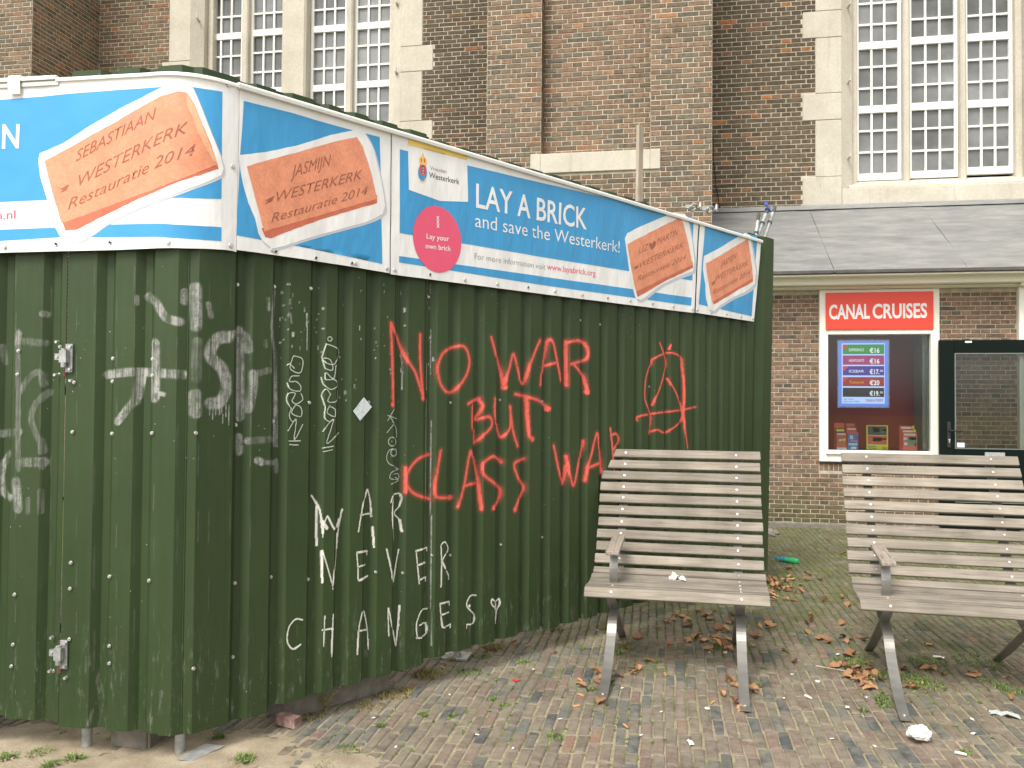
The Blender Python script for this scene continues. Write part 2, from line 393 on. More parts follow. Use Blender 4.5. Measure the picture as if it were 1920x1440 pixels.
def share(me, name, parent, loc, rot=(0, 0, 0), sc=(1, 1, 1), col=None):
    o = bpy.data.objects.new(name, me); COL.objects.link(o); o.parent = parent
    o.location = loc; o.rotation_euler = rot; o.scale = sc
    if col: o.color = col
    return o
def rect_minus(a, b, cuts):
    segs = [(a, b)]
    for c0, c1 in cuts:
        ns = []
        for s0, s1 in segs:
            if c1 <= s0 or c0 >= s1: ns.append((s0, s1)); continue
            if c0 > s0: ns.append((s0, c0))
            if c1 < s1: ns.append((c1, s1))
        segs = ns
    return segs

# ------------------------------------------------------------------ paving
paving = bpy.data.objects
gm = MB(); gm.add([(-150, -150, -.03), (150, -150, -.03), (150, 150, -.03), (-150, 150, -.03)], [(0, 1, 2, 3)])
ground = gm.build('ground', 'soil', kind='structure')
def gh(x, y):                              # the paving is a little uneven
    return .012*noise.noise(Vector((x*.8, y*.8, 3))) + .006*noise.noise(Vector((x*3, y*3, 9)))
PW, PL, GAP = .0495, .205, .0085
def paver_col(x, y):
    r = rnd.random()
    k = .86+.26*rnd.random()
    if r < .09: c = (.115, .12, .12)
    elif r < .22: c = (.165, .162, .145)
    elif r < .50: c = (.225, .185, .145)
    elif r < .70: c = (.245, .18, .145)
    elif r < .72: c = (.29, .18, .13)
    else: c = (.24, .205, .155)
    n_ = noise.noise(Vector((x*.55, y*.55, 1.7)))
    dirt = min(1, max(0, (y-4.4)*.26 + .12 + .9*n_))
    g = (.105, .108, .05)
    c = tuple(a*(1-.6*dirt)+b_*.6*dirt for a, b_ in zip(c, g))
    return tuple(v*k*.9 for v in c)+(1,)
pav = []
ix = 0; x = -5.2
while x < 9.2:
    y = .8 + ((ix*.37) % 1)*PL - .2*rnd.random()*PL
    wob = lambda yy: .035*noise.noise(Vector((x*.12, yy*.5, 5)))+.012*noise.noise(Vector((x*.4, yy*1.3, 8)))
    while y < 10.86:
        L = PL*(.93+.10*rnd.random()) if rnd.random() > .04 else PL*.55
        y1 = min(y+L, 10.9)
        if y1-y > .04: pav.append((x+wob(y)+.004*(rnd.random()-.5), y, y1-y-GAP*(.6+.9*rnd.random())))
        y += L
    x += PW+GAP*.62; ix += 1
# sandy soil fills the joints almost to the top, following the same uneven surface
jm = MB(); jm.smooth = True; JX, JY = 150, 110
jm.v = [(-5.2+14.4*i/JX, .8+10.06*j/JY, gh(-5.2+14.4*i/JX, .8+10.06*j/JY)-.0058) for j in range(JY+1) for i in range(JX+1)]
jm.f = [(j*(JX+1)+i, j*(JX+1)+i+1, (j+1)*(JX+1)+i+1, (j+1)*(JX+1)+i) for j in range(JY) for i in range(JX)]
jm.build('joint_soil', 'soil', ground, kind='stuff')
def paver_variant(w, l, h, seed):
    q = random.Random(seed); c = .0045; j = lambda a: a*(q.random()-.5)
    V = []
    for (dx, dy) in ((-1, -1), (1, -1), (1, 1), (-1, 1)): V.append((dx*w/2, dy*l/2, -h))
    for (dx, dy) in ((-1, -1), (1, -1), (1, 1), (-1, 1)): V.append((dx*w/2+j(.006), dy*l/2+j(.009), -.006))
    for (dx, dy) in ((-1, -1), (1, -1), (1, 1), (-1, 1)): V.append((dx*(w/2-c-q.random()*.004), dy*(l/2-c-q.random()*.007), j(.003)))
    V.append((j(.01), j(.04), .0015))
    Fs = [(0, 1, 5, 4), (1, 2, 6, 5), (2, 3, 7, 6), (3, 0, 4, 7), (4, 5, 9, 8), (5, 6, 10, 9), (6, 7, 11, 10), (7, 4, 8, 11), (8, 9, 12), (9, 10, 12), (10, 11, 12), (11, 8, 12)]
    return V, Fs
PV = [paver_variant(PW, PL-GAP, .03, 50+k) for k in range(8)]
cand = []
for k, (x, y, L) in enumerate(pav):
    px, py, D = proj((x+PW/2, y+L/2, 0)) if y > 1.5 else (-1, -1, 9)
    vis = 0 <= px <= 1920 and 900 < py <= 1440 and py > (1365 if px < 350 else 1365-(px-350)*.30)
    cand.append((D if vis else 99, k))
cand.sort(); top = {k for D, k in cand[:300] if D < 99}
pm = MB(); pmes = []
for k, (V, Fs) in enumerate(PV):
    me = bpy.data.meshes.new('paving_brick'); me.from_pydata(V, [], Fs); me.materials.append(MT['paver1']); pmes.append(me)
for k, (x, y, L) in enumerate(pav):
    vi = rnd.randrange(8); cx, cy = x+PW/2, y+L/2; z = gh(cx, cy)+.006*(rnd.random()-.5); c = paver_col(cx, cy)
    tx, ty = .03*(rnd.random()-.5), .02*(rnd.random()-.5); rz = .045*(rnd.random()-.5); sy = L/(PL-GAP)
    if k in top: share(pmes[vi], 'paving_brick', ground, (cx, cy, z), (tx*.5, ty, rz), (1, sy, 1), c)
    else:
        V, Fs = PV[vi]; pm.cur = c; cr, sr = math.cos(rz), math.sin(rz)
        pm.add([(cx+vx*cr-vy*sy*sr, cy+vy*sy*cr+vx*sr, z+vz+vy*tx*.5-vx*ty) for vx, vy, vz in V], Fs)
pm.build('paving_brick', 'paver', ground, kind='stuff', recalc=False)

# pale sand spilled over the paving by the hoarding corner
def sandh(x, y):
    p = Vector((x, y)); a = campt(-1.55, 3.5)
    dx, dy = x-a.x, y-a.y
    e = 1-((dx/.95)**2+(dy/.42)**2)
    return gh(x, y) + e*.012 + .016*noise.noise(Vector((x*2.6, y*2.6, 2))) + .007*noise.noise(Vector((x*9, y*9, 4)))+.003*noise.noise(Vector((x*30, y*30, 4))) - .002
sm = MB(); sm.smooth = True; NX, NY = 190, 110; a = campt(-1.75, 3.5)
xs = [a.x-1.7+3.4*i/NX for i in range(NX+1)]; ys = [a.y-1.0+1.9*j/NY for j in range(NY+1)]
sm.v = [(x_, y_, min(.04, max(-.03, sandh(x_, y_)))) for y_ in ys for x_ in xs]
sm.f = [(j*(NX+1)+i, j*(NX+1)+i+1, (j+1)*(NX+1)+i+1, (j+1)*(NX+1)+i) for j in range(NY) for i in range(NX)
        if max(sm.v[j*(NX+1)+i][2], sm.v[(j+1)*(NX+1)+i+1][2], sm.v[j*(NX+1)+i+1][2]) > -.028]
o = sm.build('sand', 'sand', kind='stuff'); tag(o, 'pale sand spilled over the paving at the hoarding corner', 'sand')

# ------------------------------------------------------------------ brick walls
def brick_variant(L, hgt, dep, seed):
    q = random.Random(seed); c = .004; j = lambda a: a*(q.random()-.5); V = []
    for (dx, dz) in ((-1, -1), (1, -1), (1, 1), (-1, 1)): V.append((dx*L/2, dep, dz*hgt/2))
    for (dx, dz) in ((-1, -1), (1, -1), (1, 1), (-1, 1)): V.append((dx*L/2+j(.004), .004, dz*hgt/2+j(.003)))
    for (dx, dz) in ((-1, -1), (1, -1), (1, 1), (-1, 1)): V.append((dx*(L/2-c), j(.003), dz*(hgt/2-c)))
    Fs = [(0, 1, 5, 4), (1, 2, 6, 5), (2, 3, 7, 6), (3, 0, 4, 7), (4, 5, 9, 8), (5, 6, 10, 9), (6, 7, 11, 10), (7, 4, 8, 11), (8, 9, 10, 11)]
    return V, Fs
class Bricks:
    """collects bricks of one building; the largest seen become single parts, the rest one part"""
    def __init__(s, root, joint): s.items = []; s.root = root; s.joint = joint
    def wall(s, P, ux, out, x0, x1, z0, z1, cz, cl, colf, holes=(), seen=None, phase=0):
        """P origin point on the wall line, ux direction along it, out normal; x0..x1 range along, z0..z1"""
        k0 = math.ceil(z0/cz); row = k0
        while (row+1)*cz <= z1+1e-6:
            za, zb = row*cz, (row+1)*cz; zc = (za+zb)/2
            cuts = [(h[0], h[1]) for h in holes if h[2] < zc < h[3]]
            st = row % 2 == 0
            w = cl if st else cl/2
            off = (cl*.25 if st else 0)+(cl*.5 if row % 4 == 0 else 0)+phase
            for (a_, b_) in rect_minus(x0, x1, cuts):
                x = a_ - ((a_-off) % w)
                while x < b_-.02:
                    xa, xb = max(x, a_), min(x+w, b_)
                    if st and w == cl and rnd.random() < .07 and xb-xa > cl*.9:
                        s.items.append((P, ux, out, xa, (xa+xb)/2, za, zb, colf, seen)); xa = (xa+xb)/2
                    if xb-xa > .025: s.items.append((P, ux, out, xa, xb, za, zb, colf, seen))
                    x += w
            row += 1
    def finish(s, matmass, matone, nmax=300):
        J = s.joint; sc = []
        for i, (P, ux, out, xa, xb, za, zb, colf, seen) in enumerate(s.items):
            c = Vector((P[0]+ux[0]*(xa+xb)/2, P[1]+ux[1]*(xa+xb)/2, (za+zb)/2))
            px, py, D = proj(c)
            ok = D > 0 and 4 < px < 1916 and 3 < py < 1437 and (seen is None or seen(px, py))
            size = abs(proj(c+Vector((ux[0], ux[1], 0))*((xb-xa)/2))[0]-proj(c-Vector((ux[0], ux[1], 0))*((xb-xa)/2))[0])*((zb-za)*F/D)
            sc.append((size+.001*rnd.random() if ok else -1, i))
        sc.sort(reverse=True); top = {i for v, i in sc[:nmax] if v > 0}
        mb = MB(); var = {}
        for i, (P, ux, out, xa, xb, za, zb, colf, seen) in enumerate(s.items):
            L = xb-xa-J; hh = zb-za-J
            if L < .012: continue
            c = Vector((P[0]+ux[0]*(xa+xb)/2, P[1]+ux[1]*(xa+xb)/2, (za+zb)/2))
            pr = .004+.004*rnd.random()
            c += Vector((out[0], out[1], 0))*pr
            col = colf(c); key = (round(L, 2), rnd.randrange(3))
            if key not in var: var[key] = brick_variant(key[0], hh, .014, hash(key) & 999)
            V, Fs = var[key]; sx = L/key[0]; tz = .012*(rnd.random()-.5)
            if i in top:
                kk = ('m',)+key
                if kk not in var:
                    me = bpy.data.meshes.new('brick'); me.from_pydata(V, [], Fs); me.materials.append(MT[matone]); var[kk] = me
                share(var[kk], 'brick', s.root, c-s.root.location, (0, 0, math.atan2(ux[1], ux[0])), (sx, 1, 1), col)
            else:
                mb.cur = col
                mb.add([(c.x+ux[0]*vx*sx-out[0]*vy, c.y+ux[1]*vx*sx-out[1]*vy, c.z+vz+tz*vx) for vx, vy, vz in V], Fs)
        return mb.build('brick', matmass, s.root, kind='stuff', recalc=False)

CZ, CLn = .0643, .266            # church course and stretcher
YW, YP, YN = 12.2, 10.73, 10.97  # church wall, pier fronts, niche
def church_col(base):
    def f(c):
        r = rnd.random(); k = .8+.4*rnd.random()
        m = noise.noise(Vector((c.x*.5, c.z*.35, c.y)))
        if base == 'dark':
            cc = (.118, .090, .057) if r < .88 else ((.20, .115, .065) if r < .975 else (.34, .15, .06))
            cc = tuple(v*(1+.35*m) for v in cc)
        elif base == 'mix':
            cc = (.24, .158, .102) if r < .45+.5*m else ((.195, .145, .098) if r < .8 else ((.32, .17, .09) if r > .975 else (.16, .135, .098)))
        else:
            cc = (.18, .135, .086) if r < .58 else ((.22, .14, .086) if r < .88 else ((.29, .14, .07) if r > .95 else (.12, .10, .068)))
        return tuple(v*k for v in cc)+(1,)
    return f
church = thing('church', 'large brick church with cream stone window surrounds behind the green hoarding', 'church', (0, YW, 0))
def wx(px, py, Y): return onY(px, py, Y).x
def wz(px, py, Y): return onY(px, py, Y).z
B = Bricks(church, .0098)
def above_shed(px, py):
    lim = 150 if px < 440 else 150+(px-440)*.2865
    return py < lim-12 and not (px > 1420)
def seen_r(px, py): return py < (400 if px < 1400 else 385)
ZT = 8.6; ZB = 2.0
# window openings (world x ranges on the church wall)
LW = dict(x0=wx(358, 60, YW), x1=wx(752, 60, YW)); RW = dict(x0=wx(1578, 180, YW), x1=wx(1902, 180, YW))
RW['x1'] = onY(1899, 180, YW+.31).x+.25; RW['z0'] = wz(1700, 347, YW); LW['z0'] = RW['z0']-.55
xl = wx(318, 60, YW); xr = wx(792, 100, YW); xr2 = wx(812, 110, YW); xl2 = wx(305, 100, YW)
xR = wx(1529, 150, YW); xR2 = wx(1505, 150, YW); xRr = RW['x1']+(RW['x0']-xR)
def quoins_z(pxx, pairs): return [(wz(pxx, b_, YW), wz(pxx, a_, YW)) for a_, b_ in pairs]
qR = quoins_z(1515, [(-130, -80), (23, 73), (177, 227), (333, 387)]); qR = [(a_, b_) for a_, b_ in qR]
qL = quoins_z(800, [(-65, -12), (85, 133), (226, 262)])
qLl = quoins_z(310, [(-90, -40), (117, 172)]);
pierx = [(wx(913, 200, YP), wx(1335, 200, YP))]; nx0, nx1 = wx(1015, 150, YP), wx(1220, 150, YP)
lpx1 = wx(60, 50, YP); xwl = wx(187, 50, YW)
ZNB = wz(1120, 322, YP); ZNT = wz(1120, 285, YP)
holes = [(LW['x0']-.0, LW['x1'], -5, 99), (RW['x0'], RW['x1'], RW['z0'], 99)]
holes += [(xl, LW['x0'], -5, 99), (LW['x1'], xr, LW['z0']-.35, 99)]
holes += [(xr-.01, xr2, a_, b_) for a_, b_ in qL] + [(xl2, xl+.01, a_, b_) for a_, b_ in qLl]
zSill = wz(1700, 385, YW)
holes += [(xR, RW['x0'], zSill, 99), (RW['x0'], RW['x1'], zSill, 99), (RW['x1'], xRr, zSill, 99)] + [(xR2, xR+.01, a_, b_) for a_, b_ in qR]
o0 = (0, YW); X = (1, 0); OUT = (0, -1)
B.wall(o0, X, OUT, xwl, pierx[0][0], ZB, ZT, CZ, CLn, church_col('mid'), [h for h in holes], above_shed) if False else None
B.wall(o0, X, OUT, xwl, xl, ZB, ZT, CZ, CLn, church_col('mid'), holes, above_shed)
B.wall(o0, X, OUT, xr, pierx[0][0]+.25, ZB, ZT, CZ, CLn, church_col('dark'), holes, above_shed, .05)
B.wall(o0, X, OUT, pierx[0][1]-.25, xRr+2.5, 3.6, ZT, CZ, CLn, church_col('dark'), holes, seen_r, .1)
p0 = (0, YP)
B.wall(p0, X, OUT, pierx[0][0], nx0, ZB, ZT, CZ, CLn, church_col('mix'), [(wx(995, 310, YP), nx0+.1, ZNB, ZNT)], above_shed, .02)
B.wall(p0, X, OUT, nx1, pierx[0][1], ZB, ZT, CZ, CLn, church_col('mix'), [(nx1-.1, wx(1238, 300, YP), ZNB, ZNT)], above_shed, .06)
B.wall(p0, X, OUT, nx0, nx1, ZB, ZNB, CZ, CLn, church_col('mid'), [], above_shed, .0)
B.wall((0, YN), X, OUT, nx0, nx1, ZNT-.02, ZT, CZ, CLn, church_col('mix'), [], above_shed, .12)
B.wall((nx0, YP), (0, 1), (1, 0), 0.0, YN-YP, ZNT, ZT, CZ, CLn, church_col('mid'), [], above_shed, 0)
B.wall((nx1, YP), (0, 1), (-1, 0), 0.0, YN-YP, ZNT, ZT, CZ, CLn, church_col('mid'), [], None, 0)
B.wall(p0, X, OUT, -11, lpx1, ZB, ZT, CZ, CLn, church_col('mix'), [], above_shed, .02)
B.wall((lpx1, YP), (0, 1), (1, 0), 0.0, YW-YP, ZB, ZT, CZ, CLn, church_col('mid'), [], above_shed, .03)
B.wall((pierx[0][1], YP), (0, 1), (1, 0), 0.0, YW-YP, ZB, ZT, CZ, CLn, church_col('mid'), [], None, .03)
B.wall((pierx[0][0], YP), (0, 1), (-1, 0), 0.0, YW-YP, ZB, ZT, CZ, CLn, church_col('mid'), [], None, .03)
B.finish('brick', 'brick1')
# mortar body behind the bricks
wm = MB(); ZTOP = 11
def wallrect(xa, xb, za, zb, Y, d=.5):
    if xb > xa and zb > za: wm.box((xa, Y, za), (xb, Y+d, zb))
wallrect(lpx1+.003, xl, 0, ZTOP, YW); wallrect(xr-.05, RW['x0']-.02-.0, 0, ZTOP, YW)
wallrect(xl, xr-.05, 0, LW['z0']-.2, YW)
wallrect(RW['x0']-.02, RW['x1']+.02, 0, zSill+.05, YW); wallrect(RW['x1']+.02, xRr+6, 0, ZTOP, YW)
wallrect(pierx[0][0], nx0, 0, ZTOP, YP, YW-YP-.01); wallrect(nx1, pierx[0][1], 0, ZTOP, YP, YW-YP-.01)
wallrect(nx0+.001, nx1-.001, 0, ZNB, YP, YW-YP-.01); wallrect(nx0+.001, nx1-.001, ZNB+.001, ZTOP, YN, YW-YN-.01)
wallrect(-14, lpx1, 0, ZTOP, YP, YW-YP+.5)
wm.build('wall', 'mortar', church)
# stone: niche sill
MB().box((wx(995, 310, YP), YP-.03, ZNB), (nx0, YP+.1, ZNT), .006).box((nx0+.001, YP-.03, ZNB), (nx1-.001, YN+.02, ZNT-.002), .006).box((nx1, YP-.03, ZNB), (wx(1238, 300, YP), YP+.1, ZNT), .006).build('stone_sill', 'stone', church)
def stone(xa, xb, za, zb, ya=YW-.012, yb=YW+.3, ch=.006):
    return MB().box((xa, ya+.004*(rnd.random()-.5), za+.003), (xb, yb, zb-.003), ch).build('stone_block', 'stone', church)
def stone_column(x_in, x_out, x_q, qs, z0, z1):
    zs = sorted({z for q in qs for z in q} | {z0, z1}); zs = [z for z in zs if z0-1e-4 <= z <= z1+1e-4]
    for a_, b_ in zip(zs, zs[1:]):
        isq = any(q0-1e-4 <= a_ and b_ <= q1+1e-4 for q0, q1 in qs)
        e = x_q if isq else x_out
        stone(min(e, x_in), max(e, x_in), a_, b_)
def rep(qs, up, n): return qs + [(a_+up*k, b_+up*k) for k in range(1, n) for a_, b_ in [max(qs)]]
stepR = qR[2][0]-qR[3][0]
qR += [(max(qR)[0]+stepR, max(qR)[1]+stepR)]
qL += [(max(qL)[0]+stepR, max(qL)[1]+stepR)]
qLl += [(max(qLl)[0]+stepR, max(qLl)[1]+stepR)]
stone_column(RW['x0'], xR, xR2, qR, zSill, 10.8)
stone_column(RW['x1'], xRr, xRr+.25, qR, zSill, 10.8)
stone_column(LW['x1'], xr, xr2, qL, LW['z0'], 10.8)
stone_column(LW['x0'], xl, xl2, qLl, LW['z0'], 10.8)
# sill under the right window
stone(RW['x0']+.002, RW['x1']-.002, zSill, RW['z0']-.02, YW-.02)
stone(LW['x0']+.002, LW['x1']-.002, LW['z0']-.3, LW['z0'], YW-.02)
YG = YW+.36                                    # glazing plane
def reveal(xa, sgn, z0):                       # splayed stone reveal with a step moulding
    m = MB(); t1 = .16*sgn
    m.add([(xa, YW-.008, z0), (xa+t1, YW+.12, z0), (xa+t1, YG+.1, z0), (xa-.1*sgn, YG+.1, z0),
           (xa, YW-.008, 10.9), (xa+t1, YW+.12, 10.9), (xa+t1, YG+.1, 10.9), (xa-.1*sgn, YG+.1, 10.9)],
          [(0, 1, 5, 4), (1, 2, 6, 5), (2, 3, 7, 6), (3, 0, 4, 7), (0, 3, 2, 1), (4, 5, 6, 7)])
    m.build('stone_reveal', 'stone', church)
    m = MB(); t2 = t1+.09*sgn
    m.box((xa+t1, YW+.22, z0), (xa+t2, YG+.1, 10.9), .01); m.build('stone_reveal', 'stone', church)
    for k in range(9):                        # little iron hooks in the reveal
        z = z0+.42+k*1.05
        MB().tube((xa+.09*sgn, YW+.1, z), (xa+.09*sgn+.02, YW-.02, z+.02), .018, .014, 8).tube((xa+.09*sgn+.02, YW-.02, z+.01), (xa+.09*sgn+.02, YW-.02, z+.09), .016, .012, 8).build('iron_hook', 'stone', church)
reveal(RW['x0'], 1, RW['z0']-.02); reveal(RW['x1'], -1, RW['z0']-.02); reveal(LW['x0'], 1, LW['z0']); reveal(LW['x1'], -1, LW['z0'])
# windows
pane_me = {}
def church_window(xa, xb, z0, z1, ncol, zbars, rails, label=None):
    """frame of one light: bars joined as the frame, each pane a sub-part"""
    fr = MB(); d0, d1 = YG-.05, YG+.02; t = .045; b_ = .013
    fr.box((xa, d0, z0), (xa+t, d1, z1), .004).box((xb-t, d0, z0), (xb, d1, z1), .004).box((xa+t, d0-.003, z0), (xb-t, d1, z0+.1), .004)
    w = (xb-xa-2*t)/ncol
    for c in range(1, ncol): fr.box((xa+t+c*w-b_, d0+.012, z0+.1), (xa+t+c*w+b_, d1, z1))
    edges = [z0+.1]
    for z in zbars:
        h = .05 if z in rails else b_
        fr.box((xa+t, d0+(.0 if z in rails else .014), z-h), (xb-t, d1-.001, z+h)); edges += [z-h, z+h]
    edges.append(z1)
    root = fr.build('window', 'white', church)
    for z in rails:
        for c in (0.25, .75):
            pass
    for i in range(0, len(edges)-1, 2):
        za, zb = edges[i], edges[i+1]
        if zb-za < .05 or za > 8.3: continue
        for c in range(ncol):
            x0_ = xa+t+c*w+(b_ if c else 0); x1_ = xa+t+(c+1)*w-(b_ if c < ncol-1 else 0)
            key = (round(x1_-x0_, 3), round(zb-za, 3))
            if key not in pane_me:
                me = bpy.data.meshes.new('pane'); sx, sz = (x1_-x0_)/2+.004, (zb-za)/2+.004
                me.from_pydata([(-sx, 0, -sz), (sx, 0, -sz), (sx, 0, sz), (-sx, 0, sz), (-sx, .005, -sz), (sx, .005, -sz), (sx, .005, sz), (-sx, .005, sz)], [],
                               [(0, 1, 2, 3), (4, 7, 6, 5), (0, 4, 5, 1), (1, 5, 6, 2), (2, 6, 7, 3), (3, 7, 4, 0)])
                me.materials.append(MT['pane']); pane_me[key] = me
            q = share(pane_me[key], 'pane', root, Vector(((x0_+x1_)/2, YG-.004, (za+zb)/2))-church.location, (.02*(rnd.random()-.5), 0, .03*(rnd.random()-.5)))
    if zb < 11:
        MB().box((xa+t, YG, 8.3), (xb-t, YG+.01, z1-.02)).build('pane', 'pane', root) if False else None
    return root
def gx(px, py): return onY(px, py, YG-.05).x
def gz(px, py): return onY(px, py, YG-.05).z
# right window: three lights
for (a_, b_, yb, ys_) in ((1604, 1690, 338, [(300-14), 248, (612/3), 163, 127, 84, 42, 4]), (1703, 1796, 333, [282, 242, 198, 156, 117, 74, 34, -4]), (1808, 1899, 326, [276, 237, 193, 150, 109, 68, 27, -10])):
    mid = (a_+b_)/2; zs = [gz(mid, y) for y in ys_]
    step = gz(mid, ys_[5])-gz(mid, ys_[2]); pz = zs[:8]
    reg = [pz[2]+k*step/3 for k in range(-2, 18)]
    rails = [reg[i] for i in (2, 5, 8, 11, 14, 17)]
    reg = [z for z in reg if z > gz(mid, yb)+.2]
    church_window(gx(a_, 180), gx(b_, 180), gz(mid, yb), reg[-1]+.3, 3, reg, rails)
zb_ = RW['z0']-.02
def mull(px0, px1, z0): MB().box((gx(px0, 150), YG-.16, z0), (gx(px1, 150), YG+.1, 10.9), .02).build('stone_mullion', 'stone', church)
mull(1690.5, 1702.5, zb_); mull(1796.5, 1807.5, zb_)
za_, zb2_ = RW['z0'], gz(1700, 337.5)
m = MB(); m.add([(x_, y_, z_) for x_ in (RW['x0']+.10, RW['x1']-.10) for y_, z_ in ((YW+.0, za_-.3), (YW+.0, za_), (YG-.05, zb2_), (YG+.1, zb2_+.01), (YG+.1, za_-.3))], [(0, 1, 2, 3, 4), (9, 8, 7, 6, 5)]+[(k, (k+1) % 5, 5+(k+1) % 5, 5+k) for k in range(5)])
m.build('stone_sill', 'stone', church)
# left window: four lights in two pairs
for (a_, b_, yb, yr1, yr2) in ((390, 457, 240, 68, -43), (470, 537, 240, 60, -50), (583, 652, 240, 164, 53), (665, 736, 240, 157, 47)):
    mid = (a_+b_)/2; r1 = gz(mid, yr1); step = gz(mid, yr2)-r1
    reg = [r1+k*step/3 for k in range(-8, 14)]; rails = [reg[i] for i in (2, 5, 8, 11, 14, 17, 20)]
    z0 = LW['z0']+.02; reg = [z for z in reg if z > z0+.2]
    church_window(gx(a_, 60), gx(b_, 60), z0, reg[-1]+.3, 3, reg, rails)
mull(457.5, 469.5, LW['z0']); mull(652.5, 664.5, LW['z0'])
MB().box((gx(537.5, 60), YG-.24, LW['z0']), (gx(582.5, 60), YG+.1, 10.9), .03).build('stone_mullion', 'stone', church)
# interior darkness behind the glazing
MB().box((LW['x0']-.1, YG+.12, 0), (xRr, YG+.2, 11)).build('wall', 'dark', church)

# ------------------------------------------------------------------ the low shop against the church
YS = 10.85
shop = thing('shop_building', 'low brick ticket shop with cream trim and lead roof against the church', 'building', (3.5, YS, 0))
CS, CSL = .0543, .213
def shop_col(c):
    r = rnd.random(); k = .82+.36*rnd.random()
    cc = (.235, .15, .10) if r < .5 else ((.20, .14, .10) if r < .75 else ((.27, .165, .11) if r < .9 else (.135, .108, .082)))
    g = max(0, min(1, (.62-c.z)/.5 + .5*noise.noise(Vector((c.x*1.5, c.z*2, 0)))))
    cc = tuple(a_*(1-.75*g)+b_*.75*g for a_, b_ in zip(cc, (.085, .085, .03)))
    return tuple(v*k for v in cc)+(1,)
sx = lambda px, py=700: onY(px, py, YS).x
sz = lambda px, py: onY(px, py, YS).z
xa = sx(1440)-1.2; fx0, fx1 = sx(1535.5), sx(1760); fz0 = sz(1600, 866); fz1 = sz(1600, 547)
px0 = sx(1907); zc0 = sz(1650, 543)
S = Bricks(shop, .0095)
seen_s = lambda px, py: (1436 < px < 1536 and 550 < py < 985) or (1762 < px < 1906 and 540 < py < 843)
S.wall((0, YS), X, OUT, xa, px0, .03, zc0, CS, CSL, shop_col, [(fx0, fx1, fz0-.12, 99)], seen_s, .03)
S.wall((0, YS), X, OUT, px0+.22, px0+4, .03, zc0, CS, CSL, shop_col, [], lambda a_, b_: False, .03)
# soldier course under the window
nb = int((fx1-fx0)/.056)
S.finish('brick', 'brick1')
sol = MB()
for k in range(nb):
    x_ = fx0+.056*k
    V, Fs = brick_variant(.046, .095, .014, k)
    sol.cur = shop_col(Vector((x_, YS, 1))); sol.add([(x_+.028+v[0], YS-.006+v[1], fz0-.062+v[2]) for v in V], Fs)
sol.build('brick', 'brick', shop, kind='stuff', recalc=False)
m = MB(); m.box((xa, YS, -.02), (fx0, YS+.3, zc0+.4)); m.box((fx1, YS, -.02), (px0+4, YS+.3, zc0+.4)); m.box((fx0, YS, -.02), (fx1, YS+.3, fz0-.0)); m.build('wall', 'mortar2', shop)
MB().box((xa-.02, YS-.06, -.02), (px0+4, YS-.001, .055), .01).build('plinth', 'conc', shop)
# cornice, gutter edge, lead roof
YE = 10.40; zE = onY(1564, 506, YE).z; zE2 = onY(1564, 513.5, YE).z
zf = onY(1564, 541, YS-.1).z
cor = MB(); cor.box((xa, YS-.10, zc0+.004), (px0, YS+.1, zf), .006).box((xa, YS-.085, zf), (px0, YS+.1, zE2-.06)).box((xa, YS-.12, zf+.004), (px0, YS-.08, zf+.022), .004).box((xa, YS-.26, zE2-.10), (px0, YS+.1, zE2-.004), .01)
cor.build('cornice', 'cream', shop)
MB().box((px0-.02, YS-.18, zc0-.0), (px0+4, YS+.1, zf+.02), .006).box((px0-.01, YS-.16, zf+.02), (px0+4, YS+.1, zE2-.004)).build('cornice', 'cream', shop)
MB().box((px0, YS-.07, 0), (px0+.22, YS+.1, zc0), .006).build('post', 'cream', shop)
zR = onY(1525, 391, YW-.02).z
seam = [xa, onY(1564, 503, YE).x, onY(1814, 494, YE).x, onY(1814, 494, YE).x+1.32, onY(1814, 494, YE).x+3.5]
for i, (a_, b_) in enumerate(zip(seam, seam[1:])):
    m = MB(); n_ = 14; g = .0022; V = []; Fs = []
    for j in range(n_+1):
        t = j/n_; y_ = YE+(YW-.02-YE)*t; z_ = zE+(zR-zE)*t
        for x_ in (a_+g, b_-g): V.append((x_, y_, z_+.006*math.sin(t*9+i*2)*(1 if x_ == a_+g else -1)))
    for j in range(n_): Fs.append((2*j, 2*j+1, 2*j+3, 2*j+2))
    base = len(V); V += [(x_, y_, z_-.03) for x_, y_, z_ in V]; Fs += [(2*j+base, 2*j+2+base, 2*j+3+base, 2*j+1+base) for j in range(n_)]
    Fs += [(0, base, base+1, 1)] + [(2*j, 2*j+2, 2*j+2+base, 2*j+base) for j in range(n_)] + [(2*j+1, 2*j+1+base, 2*j+3+base, 2*j+3) for j in range(n_)]
    m.add(V, Fs); m.build('roof_sheet', 'lead', shop)
    MB().box((a_+.004, YE-.012, zE2), (b_-.004, YE+.4, zE-.002), .008).build('gutter_edge', 'leadedge', shop)
MB().box((xa, YE+.02, zE2-.02), (seam[-1], YW-.1, zE2-.002)).build('soffit', 'cream', shop)
fl = MB(); fl.add([(xa, YW-.10, zR-.03), (seam[-1], YW-.10, zR-.03), (seam[-1], YW-.03, zR+.045), (xa, YW-.03, zR+.045), (xa, YW-.02, zR+.045), (seam[-1], YW-.02, zR+.045)], [(0, 1, 2, 3), (3, 2, 5, 4)])
fl.build('lead_flashing', 'lead', shop)
